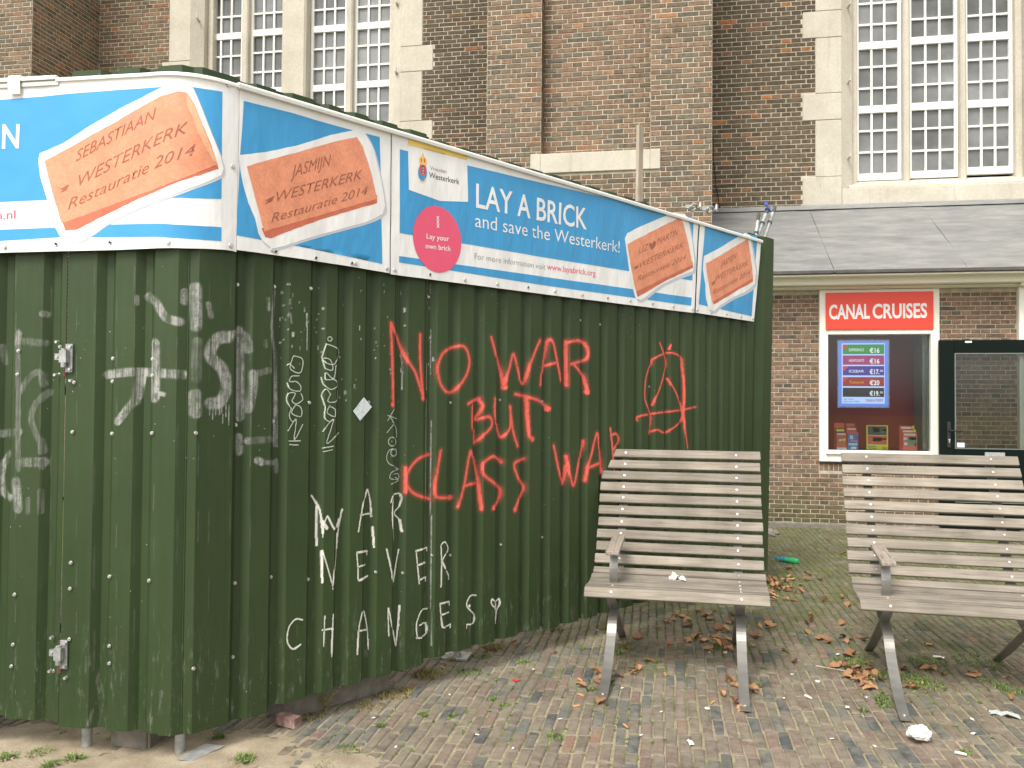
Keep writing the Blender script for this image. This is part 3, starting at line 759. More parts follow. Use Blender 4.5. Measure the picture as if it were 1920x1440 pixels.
# shop window frame
s0, s1 = sx(1546.5), sx(1747.5); g0, g1 = sx(1551.5), sx(1743.5); gz0, gz1 = sz(1650, 845), sz(1650, 627.5); sgz0, sgz1 = sz(1650, 618.5), sz(1650, 549)
yf = YS-.05
wf = MB(); wf.box((fx0, yf, fz0), (g0, YS+.12, zc0), .006).box((g1, yf, fz0), (fx1, YS+.12, zc0), .006).box((g0, yf, fz0), (g1, YS+.12, gz0), .006).box((g0, yf, gz1), (g1, YS+.12, zc0), .006)
win = wf.build('window_frame', 'cream', shop)
MB().box((g0-.03, yf-.03, gz0-.05), (g1+.03, yf+.02, gz0-.012), .006).build('sill', 'cream', win)
MB().box((fx0-.0, YS-.03, fz0-.02), (fx1, YS+.1, fz0-.002), .004).build('sill', 'leadedge', win)
MB().box((g0-.01, YS+.02, gz0-.01), (g1+.01, YS+.028, gz1+.01)).build('pane', 'glass', win)
# interior: red room
rm = MB(); yb = YS+1.1
rm.box((g0-.5, yb, .5), (g1+.5, yb+.05, 3.0)); rm.box((g0-.55, YS+.13, .5), (g0-.5, yb, 3)); rm.box((g1+.5, YS+.13, .5), (g1+.55, yb, 3)); rm.box((g0-.5, YS+.13, gz0-.06), (g1+.5, yb, gz0-.02)); rm.box((g0-.5, YS+.13, 3.0), (g1+.5, yb, 3.05))
rm.build('interior_wall', 'redroom', shop)
MB().box((g1-.045, YS+.14, gz0), (g1+.3, YS+.5, gz1+.1)).build('interior_wall', simple('grey_green_panel', hexc(.30, .34, .29), .5), shop)

# ------------------------------------------------------------------ text helper
DG = None
def text_mesh(body, bold=0., shear=0., align='LEFT'):
    cu = bpy.data.curves.new('text', 'FONT'); cu.body = body; cu.size = 1; cu.offset = bold; cu.shear = shear; cu.resolution_u = 3
    ob = bpy.data.objects.new('text', cu); COL.objects.link(ob)
    dg = bpy.context.evaluated_depsgraph_get(); dg.update()
    me = bpy.data.meshes.new_from_object(ob.evaluated_get(dg)); bpy.data.objects.remove(ob); bpy.data.curves.remove(cu)
    V = np.array([v.co[:] for v in me.vertices]); Fs = [tuple(p.vertices) for p in me.polygons]; bpy.data.meshes.remove(me)
    return V, Fs
CAP = None
def cap_h():
    global CAP
    if CAP is None: V, _ = text_mesh('H'); CAP = V[:, 1].max()
    return CAP
def text2d(body, p0, p1, cap, bold=0., shear=0.):
    """text laid between plane points p0 and p1 (a,b), letters upright with this cap height"""
    V, Fs = text_mesh(body, bold, shear); x0_, x1_ = V[:, 0].min(), V[:, 0].max(); c = cap_h()
    u = (V[:, 0]-x0_)/(x1_-x0_); v = V[:, 1]/c
    return [(p0[0]+(p1[0]-p0[0])*a_, p0[1]+(p1[1]-p0[1])*a_+cap*b_) for a_, b_ in zip(u, v)], Fs
def plane_text(name, body, a_, b_, cap_px, Y, mat, parent, bold=0, th=.004, y=None):
    P0, P1 = onY(*a_, Y), onY(*b_, Y); cap = onY(a_[0], a_[1]-cap_px, Y).z-P0.z
    V2, Fs = text2d(body, (P0.x, P0.z), (P1.x, P1.z), cap, bold)
    m = MB(); m.add([(x_, Y, z_) for x_, z_ in V2], Fs)
    return m.build(name, mat, parent, recalc=False)

# CANAL CRUISES sign
sign = thing('shop_sign', 'red sign reading CANAL CRUISES above the shop window', 'sign', ((s0+s1)/2, yf, sgz0))
box('sign_panel', (s0, yf-.022, sgz0), (s1, yf-.002, sgz1), 'red', sign, .003)
plane_text('lettering', 'CANAL', (1554.5, 598), (1631, 596.5), 25.5, yf-.0245, 'white', sign, .028)
plane_text('lettering', 'CRUISES', (1636, 596.5), (1738.5, 595), 25.5, yf-.0245, 'white', sign, .028)
# price screen behind the glass
YQ = YS+.10
scr = thing('price_screen', 'lit price screen with coloured ticket rows hanging in the shop window', 'screen', (onY(1618, 700, YQ).x, YQ, onY(1618, 764, YQ).z))
def sb(name, x0_, y0_, x1_, y1_, dy, mat, parent, Yb=None, th=.004):
    Yb = YQ if Yb is None else Yb
    A = onY(x0_, (y0_), Yb); Bq = onY(x1_, y1_, Yb)
    return MB().box((A.x, Yb-dy, Bq.z), (Bq.x, Yb-dy+th, A.z)).build(name, mat, parent)
sb('screen_frame', 1570, 637, 1668, 765, .0, MT['galv'], scr, th=.04)
EM = lambda n_, r, g, b_, e=.8: screen_mat(n_, (r, g, b_, 1), e)
sb('screen_picture', 1572, 639.5, 1665.5, 762.5, .004, EM('screen_blue', .13, .22, .75), scr)
sb('screen_picture', 1578, 644, 1659, 757, .006, EM('screen_pale', .42, .58, .95), scr)
for (ya, yb_, c, t, pr) in ((646, 664, (.02, .22, .03), 'EXPERIENCE', '€16'), (666.5, 684, (.30, .02, .14), 'HIGHTLIGHTS', '€16'), (686.5, 704, (.05, .02, .26), 'ICEBAR', '€17.50'), (707, 724.5, (.28, .015, .015), 'Tussauds', '€20'), (727, 744.5, (.015, .012, .015), '', '€19.50')):
    sb('price_row', 1580, ya, 1657.5, yb_, .008, EM('row', *c), scr)
    wh = EM('letters', .75, .8, .8, .8)
    if pr in ('€17.50', '€19.50'):
        plane_text('lettering', pr[:3]+'.', (1630.5, yb_-2.5), (1649, yb_-2.6), 8.5, YQ-.010, wh, scr, .02)
        plane_text('lettering', pr[4:], (1650, yb_-7), (1655.5, yb_-7), 3.5, YQ-.010, wh, scr, .01)
    else: plane_text('lettering', pr, (1630.5, yb_-2.5), (1649, yb_-2.6), 8.5, YQ-.010, wh, scr, .02)
    if t: plane_text('lettering', t, (1592, yb_-5.5), (1620, yb_-5.6), 5, YQ-.010, wh if t != 'Tussauds' else EM('gold', .6, .35, .02), scr)
    if pr != '€19.50' and t != 'HIGHTLIGHTS':
        P = [onY(1580, ya+.3, YQ-.009), onY(1591, ya+.3, YQ-.009), onY(1580, ya+11, YQ-.009)]
        MB().add(P, [(0, 1, 2)]).build('price_row', EM('corner_flash', .55, .03, .03), scr, recalc=False)
plane_text('lettering', 'GET YOUR', (1582, 750), (1600, 750), 2.6, YQ-.0085, EM('ink', .01, .01, .02), scr)
plane_text('lettering', 'DISCOUNT HERE!', (1582, 754.3), (1611, 754.2), 2.6, YQ-.0085, EM('ink', .01, .01, .02), scr)
plane_text('lettering', 'TOURS & TICKETS', (1623, 753), (1656, 752.8), 4, YQ-.0085, EM('inkred', .35, .01, .02), scr, .03)
# brochure stands on the window ledge
YR = YS+.15
def ev(c): return simple('card', (*[min(.92, v_*2.1) for v_ in c], 1), .5, var=.1, scale=30, bs=0)
def stand(label, cards, xm, grp='brochure stands in the shop window'):
    base = onY(xm, 846, YR)
    t = thing('brochure_stand', label, 'brochure stand', (base.x, YR, gz0), group=grp)
    for k, (x0_, y0_, x1_, y1_, col, extra) in enumerate(cards):
        A = onY(x0_, y0_, YR); Bq = onY(x1_, y1_, YR); d = -.018*k
        zb0 = max(Bq.z, gz0+.003)
        MB().box((A.x, YR+d-.01, zb0), (Bq.x, YR+d, A.z), .002).build('brochure', ev(col), t)
        for (u0, v0, u1, v1, c2) in extra:
            xa_, xb_ = A.x+(Bq.x-A.x)*u0, A.x+(Bq.x-A.x)*u1; za_, zb2 = A.z+(zb0-A.z)*v0, A.z+(zb0-A.z)*v1
            MB().box((xa_, YR+d-.013, zb2), (xb_, YR+d-.0105, za_)).build('printed_patch', ev(c2), t)
    return t
red_, yel, blu, wht, blk = (.55, .06, .04), (.85, .65, .04), (.06, .12, .38), (.75, .75, .72), (.03, .03, .03)
stand('red and blue brochures in a double rack, leftmost in the shop window', [
    (1564, 793, 1583, 845, red_, []), (1584, 794, 1603, 845, (.25, .05, .04), [(.1, .0, .9, .08, red_)]),
    (1565, 803, 1583.5, 845, blk, [(.1, .04, .9, .14, yel), (0, .2, 1, 1, (.33, .08, .05)), (.1, .22, .9, .28, wht)]),
    (1585, 802, 1604, 845, red_, [(.1, .02, .9, .08, wht)]),
    (1566, 811, 1584.5, 845, (.38, .09, .06), [(.1, .04, .9, .12, wht), (.6, .35, .9, .5, yel), (.25, .38, .5, .5, (.8, .6, .5)), (0, .88, 1, 1, (.55, .7, .75))]),
    (1586, 810, 1606, 845, blu, [(0, .0, 1, .1, red_), (.2, .18, .5, .4, wht), (.25, .45, .9, .55, (.7, .2, .2)), (.1, .62, .9, .75, (.3, .5, .8)), (.3, .82, .8, .95, wht)])], 1585)
stand('yellow framed price card between the two brochure racks', [
    (1624, 797, 1665, 846, yel, [(.07, .04, .93, .40, (.05, .06, .06)), (.3, .1, .6, .28, (.5, .05, .03)), (.07, .43, .93, .78, (.42, .07, .05)), (.3, .5, .7, .66, (.7, .25, .2)), (.75, .15, .9, .23, yel), (.75, .52, .9, .6, yel), (.08, .84, .45, .88, (.2, .2, .1)), (.08, .91, .45, .95, (.2, .2, .1))])], 1645)
plane_text('lettering', '36', (1654, 844), (1662.5, 844), 6, YR-.0115, 'inkblack', [c for c in bpy.data.objects if c.name.startswith('brochure_stand')][-1])
stand('stepped red brochures, rightmost in the shop window', [
    (1686, 798, 1714, 845, red_, [(.1, .05, .8, .12, wht), (.85, .0, 1, .12, yel)]),
    (1689, 805, 1716, 845, red_, [(.1, .05, .8, .13, wht), (.85, .0, 1, .12, yel)]),
    (1691, 811, 1718, 846, (.62, .10, .07), [(.08, .06, .85, .16, wht), (.05, .25, .3, .42, (.6, .7, .7)), (.35, .22, .95, .72, (.12, .17, .13)), (.45, .25, .9, .4, (.5, .6, .65)), (.08, .55, .3, .7, (.6, .55, .5)), (.8, .6, .95, .72, yel)])], 1702)

# open door of the shop
YD = YS-.16
dx0, dx1 = onY(1761.5, 700, YD).x, onY(1761.5, 700, YD).x+1.05; dz1 = onY(1800, 637.5, YD).z; dz0 = .06
dg0, dg1 = onY(1790, 750, YD).x, dx1-.1; dgz1 = onY(1800, 662, YD).z; dgz0 = onY(1850, 842.5, YD).z
dr = MB(); dr.box((dx0, YD, dz0), (dg0, YD+.05, dz1), .004).box((dg1, YD, dz0), (dx1, YD+.05, dz1), .004).box((dg0, YD, dgz1), (dg1, YD+.05, dz1), .004).box((dg0, YD, .62), (dg1, YD+.05, dgz0), .004).box((dg0, YD, dz0), (dg1, YD+.05, .3), .004)
dr.box((dg0, YD+.015, .3), (dg1, YD+.035, .62))
door = dr.build('door', 'black', shop)
bead = MB(); e = .012
bead.box((dg0, YD-.006, dgz1-e), (dg1, YD+.0, dgz1)).box((dg0, YD-.006, dgz0), (dg1, YD, dgz0+e)).box((dg0, YD-.006, dgz0+e), (dg0+e, YD, dgz1-e))
for z in (.52, .36): bead.box((dg0, YD-.004, z), (dg1, YD+.0, z+.008))
bead.build('glazing_bead', simple('bead', hexc(.16, .19, .17), .4), door)
MB().box((dg0-.008, YD+.02, dgz0-.008), (dg1+.008, YD+.027, dgz1+.008)).build('pane', 'glass', door)
hx = onY(1779, 805, YD).x; hz = onY(1779, 807, YD).z
MB().box((hx-.02, YD-.012, hz-.20), (hx+.02, YD-.001, hz+.10), .004).tube((hx, YD-.012, hz), (hx, YD-.06, hz), .010).tube((hx-.005, YD-.058, hz), (hx+.13, YD-.058, hz-.004), .009).build('handle', 'dark', door)
MB().tube((hx, YD-.013, hz-.11), (hx, YD-.022, hz-.11), .012).box((hx-.005, YD-.02, hz-.145), (hx+.005, YD-.013, hz-.115)).build('lock', 'boltm', door)
A = onY(1846, 848, YD); Bq = onY(1884, 858, YD)
MB().box((A.x, YD-.014, Bq.z), (Bq.x, YD-.001, A.z), .004).build('letter_slot', 'boltm', door)
A = onY(1795, 830, YD); Bq = onY(1809.5, 839, YD)
MB().box((A.x, YD+.012, Bq.z), (Bq.x, YD+.014, A.z)).build('sticker', simple('sticker_white', hexc(.7, .74, .85), .5), door)
A = onY(1809, 639.5, YD); Bq = onY(1822, 643, YD)
MB().box((A.x, YD-.012, Bq.z), (Bq.x, YD-.001, A.z), .003).build('door_contact', 'white', door)

# ------------------------------------------------------------------ hoarding (corrugated steel)
A0 = campt(-1.315, 3.45); C0 = campt(2.011, 6.92)
vp = campt(-6.4, 1); dl = vp.normalized(); dsd = (C0-A0).normalized(); LS = (C0-A0).length
CH = .006
class Path:
    def __init__(s, pts):
        s.p = [Vector(p) for p in pts]; s.q = [0.]
        for a_, b_ in zip(s.p, s.p[1:]): s.q.append(s.q[-1]+(b_-a_).length)
    def seg(s, q):
        i = 0
        while i < len(s.p)-2 and q > s.q[i+1]: i += 1
        return i
    def at(s, q):
        i = s.seg(q); d = (s.p[i+1]-s.p[i]).normalized(); return s.p[i]+d*(q-s.q[i]), d
    def nrm(s, q, w=.0):
        _, d = s.at(q)
        if w:
            d1 = s.at(q-w)[1]; d2 = s.at(q+w)[1]; d = (d1+d2).normalized()
        return Vector((d.y, -d.x))
    def hit(s, px, py):
        d = ray(px, py); h = Vector((d.x, d.y)); best = None
        for i in range(len(s.p)-1):
            a_ = s.p[i]; e = s.p[i+1]-a_; det = h.x*(-e.y)+h.y*e.x
            if abs(det) < 1e-9: continue
            t = (a_.x*(-e.y)+a_.y*e.x)/det; u = (h.x*a_.y-h.y*a_.x)/det
            L = e.length
            if t > 0 and (-1e-6 <= u <= 1+1e-6 or (i == 0 and u < 0) or (i == len(s.p)-2 and u > 1)):
                if best is None or t < best[0]: best = (t, s.q[i]+u*L)
        t, q = best; return q, H+d.z*t
LL = 4.2
shp = Path([A0+dl*LL, A0+dl*CH, A0+dsd*CH, C0])
qA = shp.q[1]; qB = shp.q[2]; qE = shp.q[3]
def sq(s_): return qB+(s_-CH)
def lq(t_): return qA-(t_-CH)
VAL = [lq(t_) for t_ in (.190, .365, .608, .828)] + [lq(.828+.19*k) for k in range(1, 17)]
VAL += [sq(s_) for s_ in (.246, .424, .617, .762, .924, 1.102, 1.294, 1.453, 1.637, 1.814, 2.007, 2.19, 2.366, 2.545, 2.738, 2.92, 3.115, 3.279, 3.466, 3.65, 3.83, 4.01, 4.19, 4.37, 4.55)]
VAL += [(qA+qB)/2]; VAL.sort(); DEP = .029
PR = []                                        # profile break points (q, offset)
for v in VAL: PR += [(v-.043, 0.), (v-.015, -DEP), (v+.015, -DEP), (v+.043, 0.)]
PQ = np.array([p[0] for p in PR]); PO = np.array([p[1] for p in PR])
def prof(q): return float(np.interp(q, PQ, PO))
def shed_pt(q, z, off=0.):
    p, d = shp.at(q); n_ = shp.nrm(q, .01); o_ = prof(q)+off
    lean = -.11*(max(0, (2.8-z))/2.7)*max(0, min(1, (q-sq(3.9))/.9))
    pp = p+n_*o_+d*lean
    return (pp.x, pp.y, z)
shed = thing('hoarding', 'dark green corrugated steel hoarding with painted slogans round a building site', 'hoarding', (A0.x, A0.y, 0))
def sheet(q0, q1, z0, z1, lift=0., flip=1):
    qs = sorted({q0, q1, qA, qB} | {p[0] for p in PR} | {p[0]+s_*.0025 for p in PR for s_ in (-1, 1)}); qs = [q for q in qs if q0-1e-6 <= q <= q1+1e-6]
    zs = [z0+(z1-z0)*k/6 for k in range(7)]; V = []; Fs = []; n_ = len(qs)
    for off in (lift, lift-.0022):
        for z in zs:
            for q in qs: V.append(shed_pt(q, z, off+.0012*noise.noise(Vector((q*3, z*1.5, 0)))))
    nz = len(zs)
    for s_ in (0, 1):
        b_ = s_*n_*nz
        for j in range(nz-1):
            for i in range(n_-1): Fs.append((b_+j*n_+i, b_+j*n_+i+1, b_+(j+1)*n_+i+1, b_+(j+1)*n_+i))
    b_ = n_*nz
    for j in (0, nz-1):
        for i in range(n_-1): Fs.append((j*n_+i, j*n_+i+1, b_+j*n_+i+1, b_+j*n_+i))
    for i in (0, n_-1):
        for j in range(nz-1): Fs.append((j*n_+i, (j+1)*n_+i, b_+(j+1)*n_+i, b_+j*n_+i))
    m = MB(); m.add(V, Fs); return m.build('cladding_sheet', 'shed', shed)
ZS0, ZS1 = .128, 2.83
qd = shp.hit(119, 900)[0]
sheet(.0, lq(2.6), ZS0+.01, ZS1-.01); sheet(lq(2.6)+.001, lq(1.52), ZS0, ZS1-.01, .001)
sheet(lq(1.52)+.004, qd-.0025, ZS0+.006, ZS1-.02); sheet(qd+.0025, lq(.10), ZS0-.012, ZS1); 
sheet(lq(.10)+.0005, sq(.40), ZS0-.018, ZS1+.0, .002); sheet(sq(.405), sq(1.292), ZS0, ZS1+.008, .0); sheet(sq(1.2925), sq(2.20), ZS0+.02, ZS1-.006, .0025)
sheet(sq(2.2005), sq(3.28), ZS0+.005, ZS1, .0); sheet(sq(3.2805), sq(4.62), ZS0+.02, ZS1-.015, .002)
# right end flashing and return
m = MB()
def fl_(q, z, off): return shed_pt(q, z, off)
zr = [(.12), 2.93]
V = []
for z in (.12, 2.45, 2.84):
    for (q, off) in ((sq(4.60), .006), (sq(4.72), .006), (sq(4.78), -.012), (sq(4.86), .024), (sq(5.0), .024)): V.append(shed_pt(q, z, off))
    p = Vector(shed_pt(sq(5.0), z, .024)); p2 = p+Vector((*(-shp.nrm(sq(4))*.7), 0)); V.append(tuple(p2))
Fs = [(j*6+i, j*6+i+1, (j+1)*6+i+1, (j+1)*6+i) for j in range(2) for i in range(5)]
m.add(V, Fs); o = m.build('corner_flashing', 'shed', shed)
md = o.modifiers.new('thick', 'SOLIDIFY'); md.thickness = .003
# dark boards added to block light through the seams; rail frame inside the hoarding
for z in (.5, 1.5, 2.5):
    fr = MB()
    for (qa, qb) in ((.1, lq(.2)), (sq(.2), sq(4.6))):
        a_ = Vector((*(shp.at(qa)[0]-shp.nrm(qa)*.08), z)); b_ = Vector((*(shp.at(qb)[0]-shp.nrm(qb)*.08), z)); fr.tube(a_, b_, .024, n=10)
    fr.build('inner_rail', 'galv', shed)
for q_ in (qd, lq(1.52)):
    pp = shp.at(q_)[0]-shp.nrm(q_)*.075; MB().box((pp.x-.03, pp.y-.03, .14), (pp.x+.03, pp.y+.03, 2.7), .003).build('seam_shadow_board', 'dark', shed)
# hinges at the door seam
def hinge(px, py, s_=1):
    q, z = shp.hit(px, py); m = MB()
    def P(dq, dz, off): 
        p, d = shp.at(q); n_ = shp.nrm(q); pp = p+d*dq*.78+n_*off; return Vector((pp.x, pp.y, z+dz*.78))
    def slab(m, a_, b_, o0_, o1_):
        V = [P(x_, y_, o_) for x_ in (a_[0], b_[0]) for y_ in (o0_, o1_) for o_ in ()]
        vs = [P(x_, z_, o_) for x_ in (a_[0], b_[0]) for o_ in (o0_, o1_) for z_ in (a_[1], b_[1])]
        m.add(vs, [(0, 1, 3, 2), (4, 6, 7, 5), (0, 4, 5, 1), (2, 3, 7, 6), (0, 2, 6, 4), (1, 5, 7, 3)])
    pl = MB(); slab(pl, (.005, -.085), (.045, .065), .003, .010); h = pl.build('hinge_plate', 'galv', shed)
    st = MB(); slab(st, (-.055, -.02), (.0, .014), .004, .014); slab(st, (-.01, -.035), (.03, .03), .012, .034); st.tube(P(.008, -.06, .024), P(.008, .04, .024), .011); st.build('hinge_strap', 'galv', h)
    rr_ = MB(); rr_.tube(P(-.002, -.11, -.004), P(-.002, .06, -.004), .010); rr_.build('hinge_pin', 'rust', h)
    sc = MB()
    for (dx_, dz_) in ((-.04, -.003), (.035, .05), (.035, -.07), (-.045, .075), (-.05, -.1), (.04, -.13)): sc.tube(P(dx_, dz_, .004), P(dx_, dz_, .019), .008, .006, 8)
    sc.build('hinge_bolt', 'boltm', h)
hinge(124, 668); hinge(114, 1222)
# screws
me = bpy.data.meshes.new('screw'); bm = bmesh.new()
bmesh.ops.create_cone(bm, cap_ends=True, segments=10, radius1=.0085, radius2=.0075, depth=.002, matrix=Matrix.Translation((0, 0, .001)))
bmesh.ops.create_cone(bm, cap_ends=True, segments=6, radius1=.0055, radius2=.005, depth=.005, matrix=Matrix.Translation((0, 0, .0045)))
bm.to_mesh(me); bm.free(); me.materials.append(MT['boltm']); screw_me = me
SCR = [(338/3, 650), (108/3, 658), (34, 702), (109, 702), (140, 717), (210, 672), (209, 715), (286, 673), (286, 704), (449, 533), (517, 537), (582, 541), (210, 813), (286, 812), (367, 812), (447, 797), (517, 790), (137, 810)]
SCR += [(x_/3, 960+y_/3) for x_, y_ in ((402, 284), (397, 430), (393, 714), (618, 362), (840, 385), (1338, 405), (1540, 370), (1738, 380), (77, 744), (68, 866), (618, 752), (618, 850), (298, 895), (1326, 823), (1086, 880), (86, 463))]
SCR += [(809, 556), (812, 1042), (850, 755), (943, 750), (1022, 753), (705, 1073), (757, 1075), (850, 1042), (943, 1022), (1022, 1008), (579, 755), (697, 754), (1093, 600), (1130, 608), (1222, 725)]
for px, py in SCR:
    q, z = shp.hit(px, py); n_ = shp.nrm(q); P = Vector(shed_pt(q, z, .004))
    share(screw_me, 'screw', shed, P-Vector((A0.x, A0.y, 0)), Vector((n_.x, n_.y, 0)).to_track_quat('Z', 'Y').to_euler())

# --- paint on the steel: a fine skin over the profile, opaque where the strokes pass
TQ = np.arange(.5, sq(4.75), .002); TP = np.array([shed_pt(q, 1.4, 0)[:2] for q in TQ]); TA = np.arctan2(TP[:, 0], TP[:, 1]); TD = np.hypot(TP[:, 0], TP[:, 1])
def phit(px, py):
    d = ray(px, py); a_ = math.atan2(d.x, d.y); sg = np.sign(TA-a_); k = np.nonzero(sg[:-1] != sg[1:])[0]
    if len(k) == 0: return shp.hit(px, py)
    i = k[np.argmin(TD[k])]; h = math.hypot(d.x, d.y); return float(TQ[i]+.001), H+d.z/h*float(TD[i])
def paint(name, strokes, mat, step=.005, soft=.35, off=.0042, fade=None, wob=0.):
    """strokes: list of (pixel polyline, width_px, alpha)"""
    segs = []
    for pts, w, al in strokes:
        P_ = [np.array(p, float) for p in pts]; dense = [P_[0]]
        for i in range(len(P_)-1):
            a_, b_ = P_[i], P_[i+1]; p_ = P_[i-1] if i else a_; n_ = P_[i+2] if i+2 < len(P_) else b_
            K = max(1, int(np.hypot(*(b_-a_))/3))
            for k in range(1, K+1):
                t = k/K
                dense.append(.5*((2*a_)+(b_-p_)*t+(2*p_-5*a_+4*b_-n_)*t*t+(-p_+3*a_-3*b_+n_)*t**3) if len(P_) > 2 else a_+(b_-a_)*t)
        qz = [phit(*p) for p in dense]
        D = proj(shed_pt(qz[0][0], qz[0][1]))[2]; wd = w*D/F/2
        if len(qz) == 1: qz = qz*2
        for a_, b_ in zip(qz, qz[1:]):
            if abs(a_[0]-b_[0]) < .055: segs.append((a_[0], a_[1], b_[0], b_[1], wd, al))
            else: segs += [(a_[0], a_[1], a_[0], a_[1], wd, al), (b_[0], b_[1], b_[0], b_[1], wd, al)]
    S_ = np.array(segs); pad = S_[:, 4].max()*1.5+.01
    q0_, q1_ = min(S_[:, 0].min(), S_[:, 2].min())-pad, max(S_[:, 0].max(), S_[:, 2].max())+pad
    z0_, z1_ = min(S_[:, 1].min(), S_[:, 3].min())-pad, max(S_[:, 1].max(), S_[:, 3].max())+pad
    nq, nz = int((q1_-q0_)/step)+1, int((z1_-z0_)/step)+1
    qs = q0_+np.arange(nq)*step; zs = z0_+np.arange(nz)*step
    Al = np.zeros((nz, nq))
    for (ax, az, bx, bz, wd, al) in segs:
        m_ = wd*1.5+step*2
        i0, i1 = max(0, int((min(ax, bx)-m_-q0_)/step)), min(nq, int((max(ax, bx)+m_-q0_)/step)+2)
        j0, j1 = max(0, int((min(az, bz)-m_-z0_)/step)), min(nz, int((max(az, bz)+m_-z0_)/step)+2)
        Q, Z = np.meshgrid(qs[i0:i1], zs[j0:j1]); dx_, dz_ = bx-ax, bz-az; L2 = dx_*dx_+dz_*dz_+1e-12
        t = np.clip(((Q-ax)*dx_+(Z-az)*dz_)/L2, 0, 1); d = np.hypot(Q-ax-t*dx_, Z-az-t*dz_)
        core = np.clip((wd*(1+soft)-d)/(wd*2*soft+1e-9), 0, 1); core = core*core*(3-2*core)
        Al[j0:j1, i0:i1] = np.maximum(Al[j0:j1, i0:i1], core*al)
    keep = (np.maximum.reduce([Al[:-1, :-1], Al[1:, :-1], Al[:-1, 1:], Al[1:, 1:]]) > .01)
    used = np.zeros((nz, nq), bool); used[:-1, :-1] |= keep; used[1:, :-1] |= keep; used[:-1, 1:] |= keep; used[1:, 1:] |= keep
    idx = -np.ones((nz, nq), int); jj, ii = np.nonzero(used); idx[jj, ii] = np.arange(len(jj))
    m = MB(); cache = {}
    for i in set(ii.tolist()):
        cache[i] = (shed_pt(qs[i], 2.8, off), shed_pt(qs[i], .1, off))
    for j, i in zip(jj.tolist(), ii.tolist()):
        z = zs[j]; (ax, ay, _), (bx, by, _) = cache[i]; t = (2.8-z)/2.7
        m.v.append((ax+(bx-ax)*t, ay+(by-ay)*t, z)); a_ = Al[j, i]; m.c.append((a_, a_, a_, 1))
    kj, ki = np.nonzero(keep)
    m.f = [(int(idx[j, i]), int(idx[j, i+1]), int(idx[j+1, i+1]), int(idx[j+1, i])) for j, i in zip(kj.tolist(), ki.tolist())]
    return m.build(name, mat, shed, recalc=False)
def Z5(*pts): return [(640+x_/3, 480+y_/3) for x_, y_ in pts]
RED = [Z5((275, 378), (284, 600), (290, 840)), Z5((280, 382), (310, 460), (340, 540), (410, 650), (440, 740), (458, 800)), Z5((440, 442), (440, 560), (448, 700), (460, 800)),
       Z5((610, 515), (560, 560), (540, 640), (560, 730), (605, 768), (665, 725), (708, 650), (716, 575), (690, 512), (640, 510), (600, 522)),
       Z5((840, 458), (868, 560), (890, 650), (912, 740)), Z5((912, 740), (940, 640), (965, 552), (990, 640), (1015, 718), (1060, 610), (1090, 530), (1115, 475)),
       Z5((1117, 725), (1132, 600), (1152, 485), (1185, 480), (1210, 590), (1232, 700)), Z5((1128, 620), (1200, 602)),
       Z5((1257, 482), (1258, 600), (1262, 728)), Z5((1262, 488), (1340, 478), (1385, 530), (1372, 580), (1290, 608)), Z5((1300, 605), (1345, 660), (1370, 720), (1383, 765)),
       Z5((710, 832), (738, 815), (770, 802)), Z5((738, 835), (735, 930), (742, 1052)), Z5((765, 805), (792, 850), (748, 918), (830, 905), (842, 955), (795, 1010), (745, 1048)),
       Z5((862, 802), (862, 900), (880, 1000), (905, 1015), (945, 965), (948, 850)), Z5((945, 845), (962, 980), (988, 1068)),
       Z5((975, 777), (1040, 792), (1110, 815), (1155, 860)), Z5((1035, 795), (1042, 900), (1055, 1000), (1072, 1035)),
       Z5((485, 1117), (425, 1145), (372, 1215), (365, 1285), (410, 1338), (490, 1365)), Z5((358, 1190), (360, 1330)), Z5((556, 1095), (540, 1200), (528, 1345), (610, 1358)),
       Z5((655, 1410), (688, 1290), (715, 1130), (728, 1105), (755, 1220), (785, 1425)), Z5((690, 1292), (745, 1278)),
       Z5((895, 1160), (850, 1128), (795, 1170), (800, 1230), (880, 1300), (880, 1365), (850, 1420)), Z5((1020, 1140), (970, 1170), (990, 1245), (1018, 1300), (995, 1370), (972, 1430)),
       Z5((1192, 1068), (1215, 1180), (1240, 1280)), Z5((1258, 1125), (1280, 1210), (1303, 1290), (1330, 1170), (1355, 1040)), Z5((1240, 1280), (1258, 1180)),
       Z5((1365, 1262), (1400, 1130), (1435, 998), (1448, 1100), (1456, 1218)), Z5((1378, 1195), (1450, 1165)),
       Z5((1510, 970), (1520, 1060), (1530, 1200)), Z5((1512, 1010), (1545, 1000), (1552, 1045), (1530, 1085))]
DOT = Z5((288, 835), (458, 800), (1383, 765), (915, 738), (1155, 860), (1072, 1030), (855, 1415), (975, 1425), (605, 1358))
for g_ in ([0, 1, 2], [3], [4, 5], [6, 7], [8, 9, 10], [11, 12, 13], [14, 15], [16, 17], [18, 19], [20], [21, 22], [23], [24], [25, 26, 27], [28, 29], [30, 31]):
    st_ = [RED[i] for i in g_]; ends = [p for q in st_ for p in (q[0], q[-1])]
    dots = [([d_], 10.5, .9) for d_ in DOT if any(abs(d_[0]-e[0])+abs(d_[1]-e[1]) < 6 for e in ends)]
    paint('sprayed_letter', [(p, 5.8, .86) for p in st_]+([(p, 13, .16) for p in st_] if g_[0] < 30 else [])+dots, 'redpaint', .0055, .42)
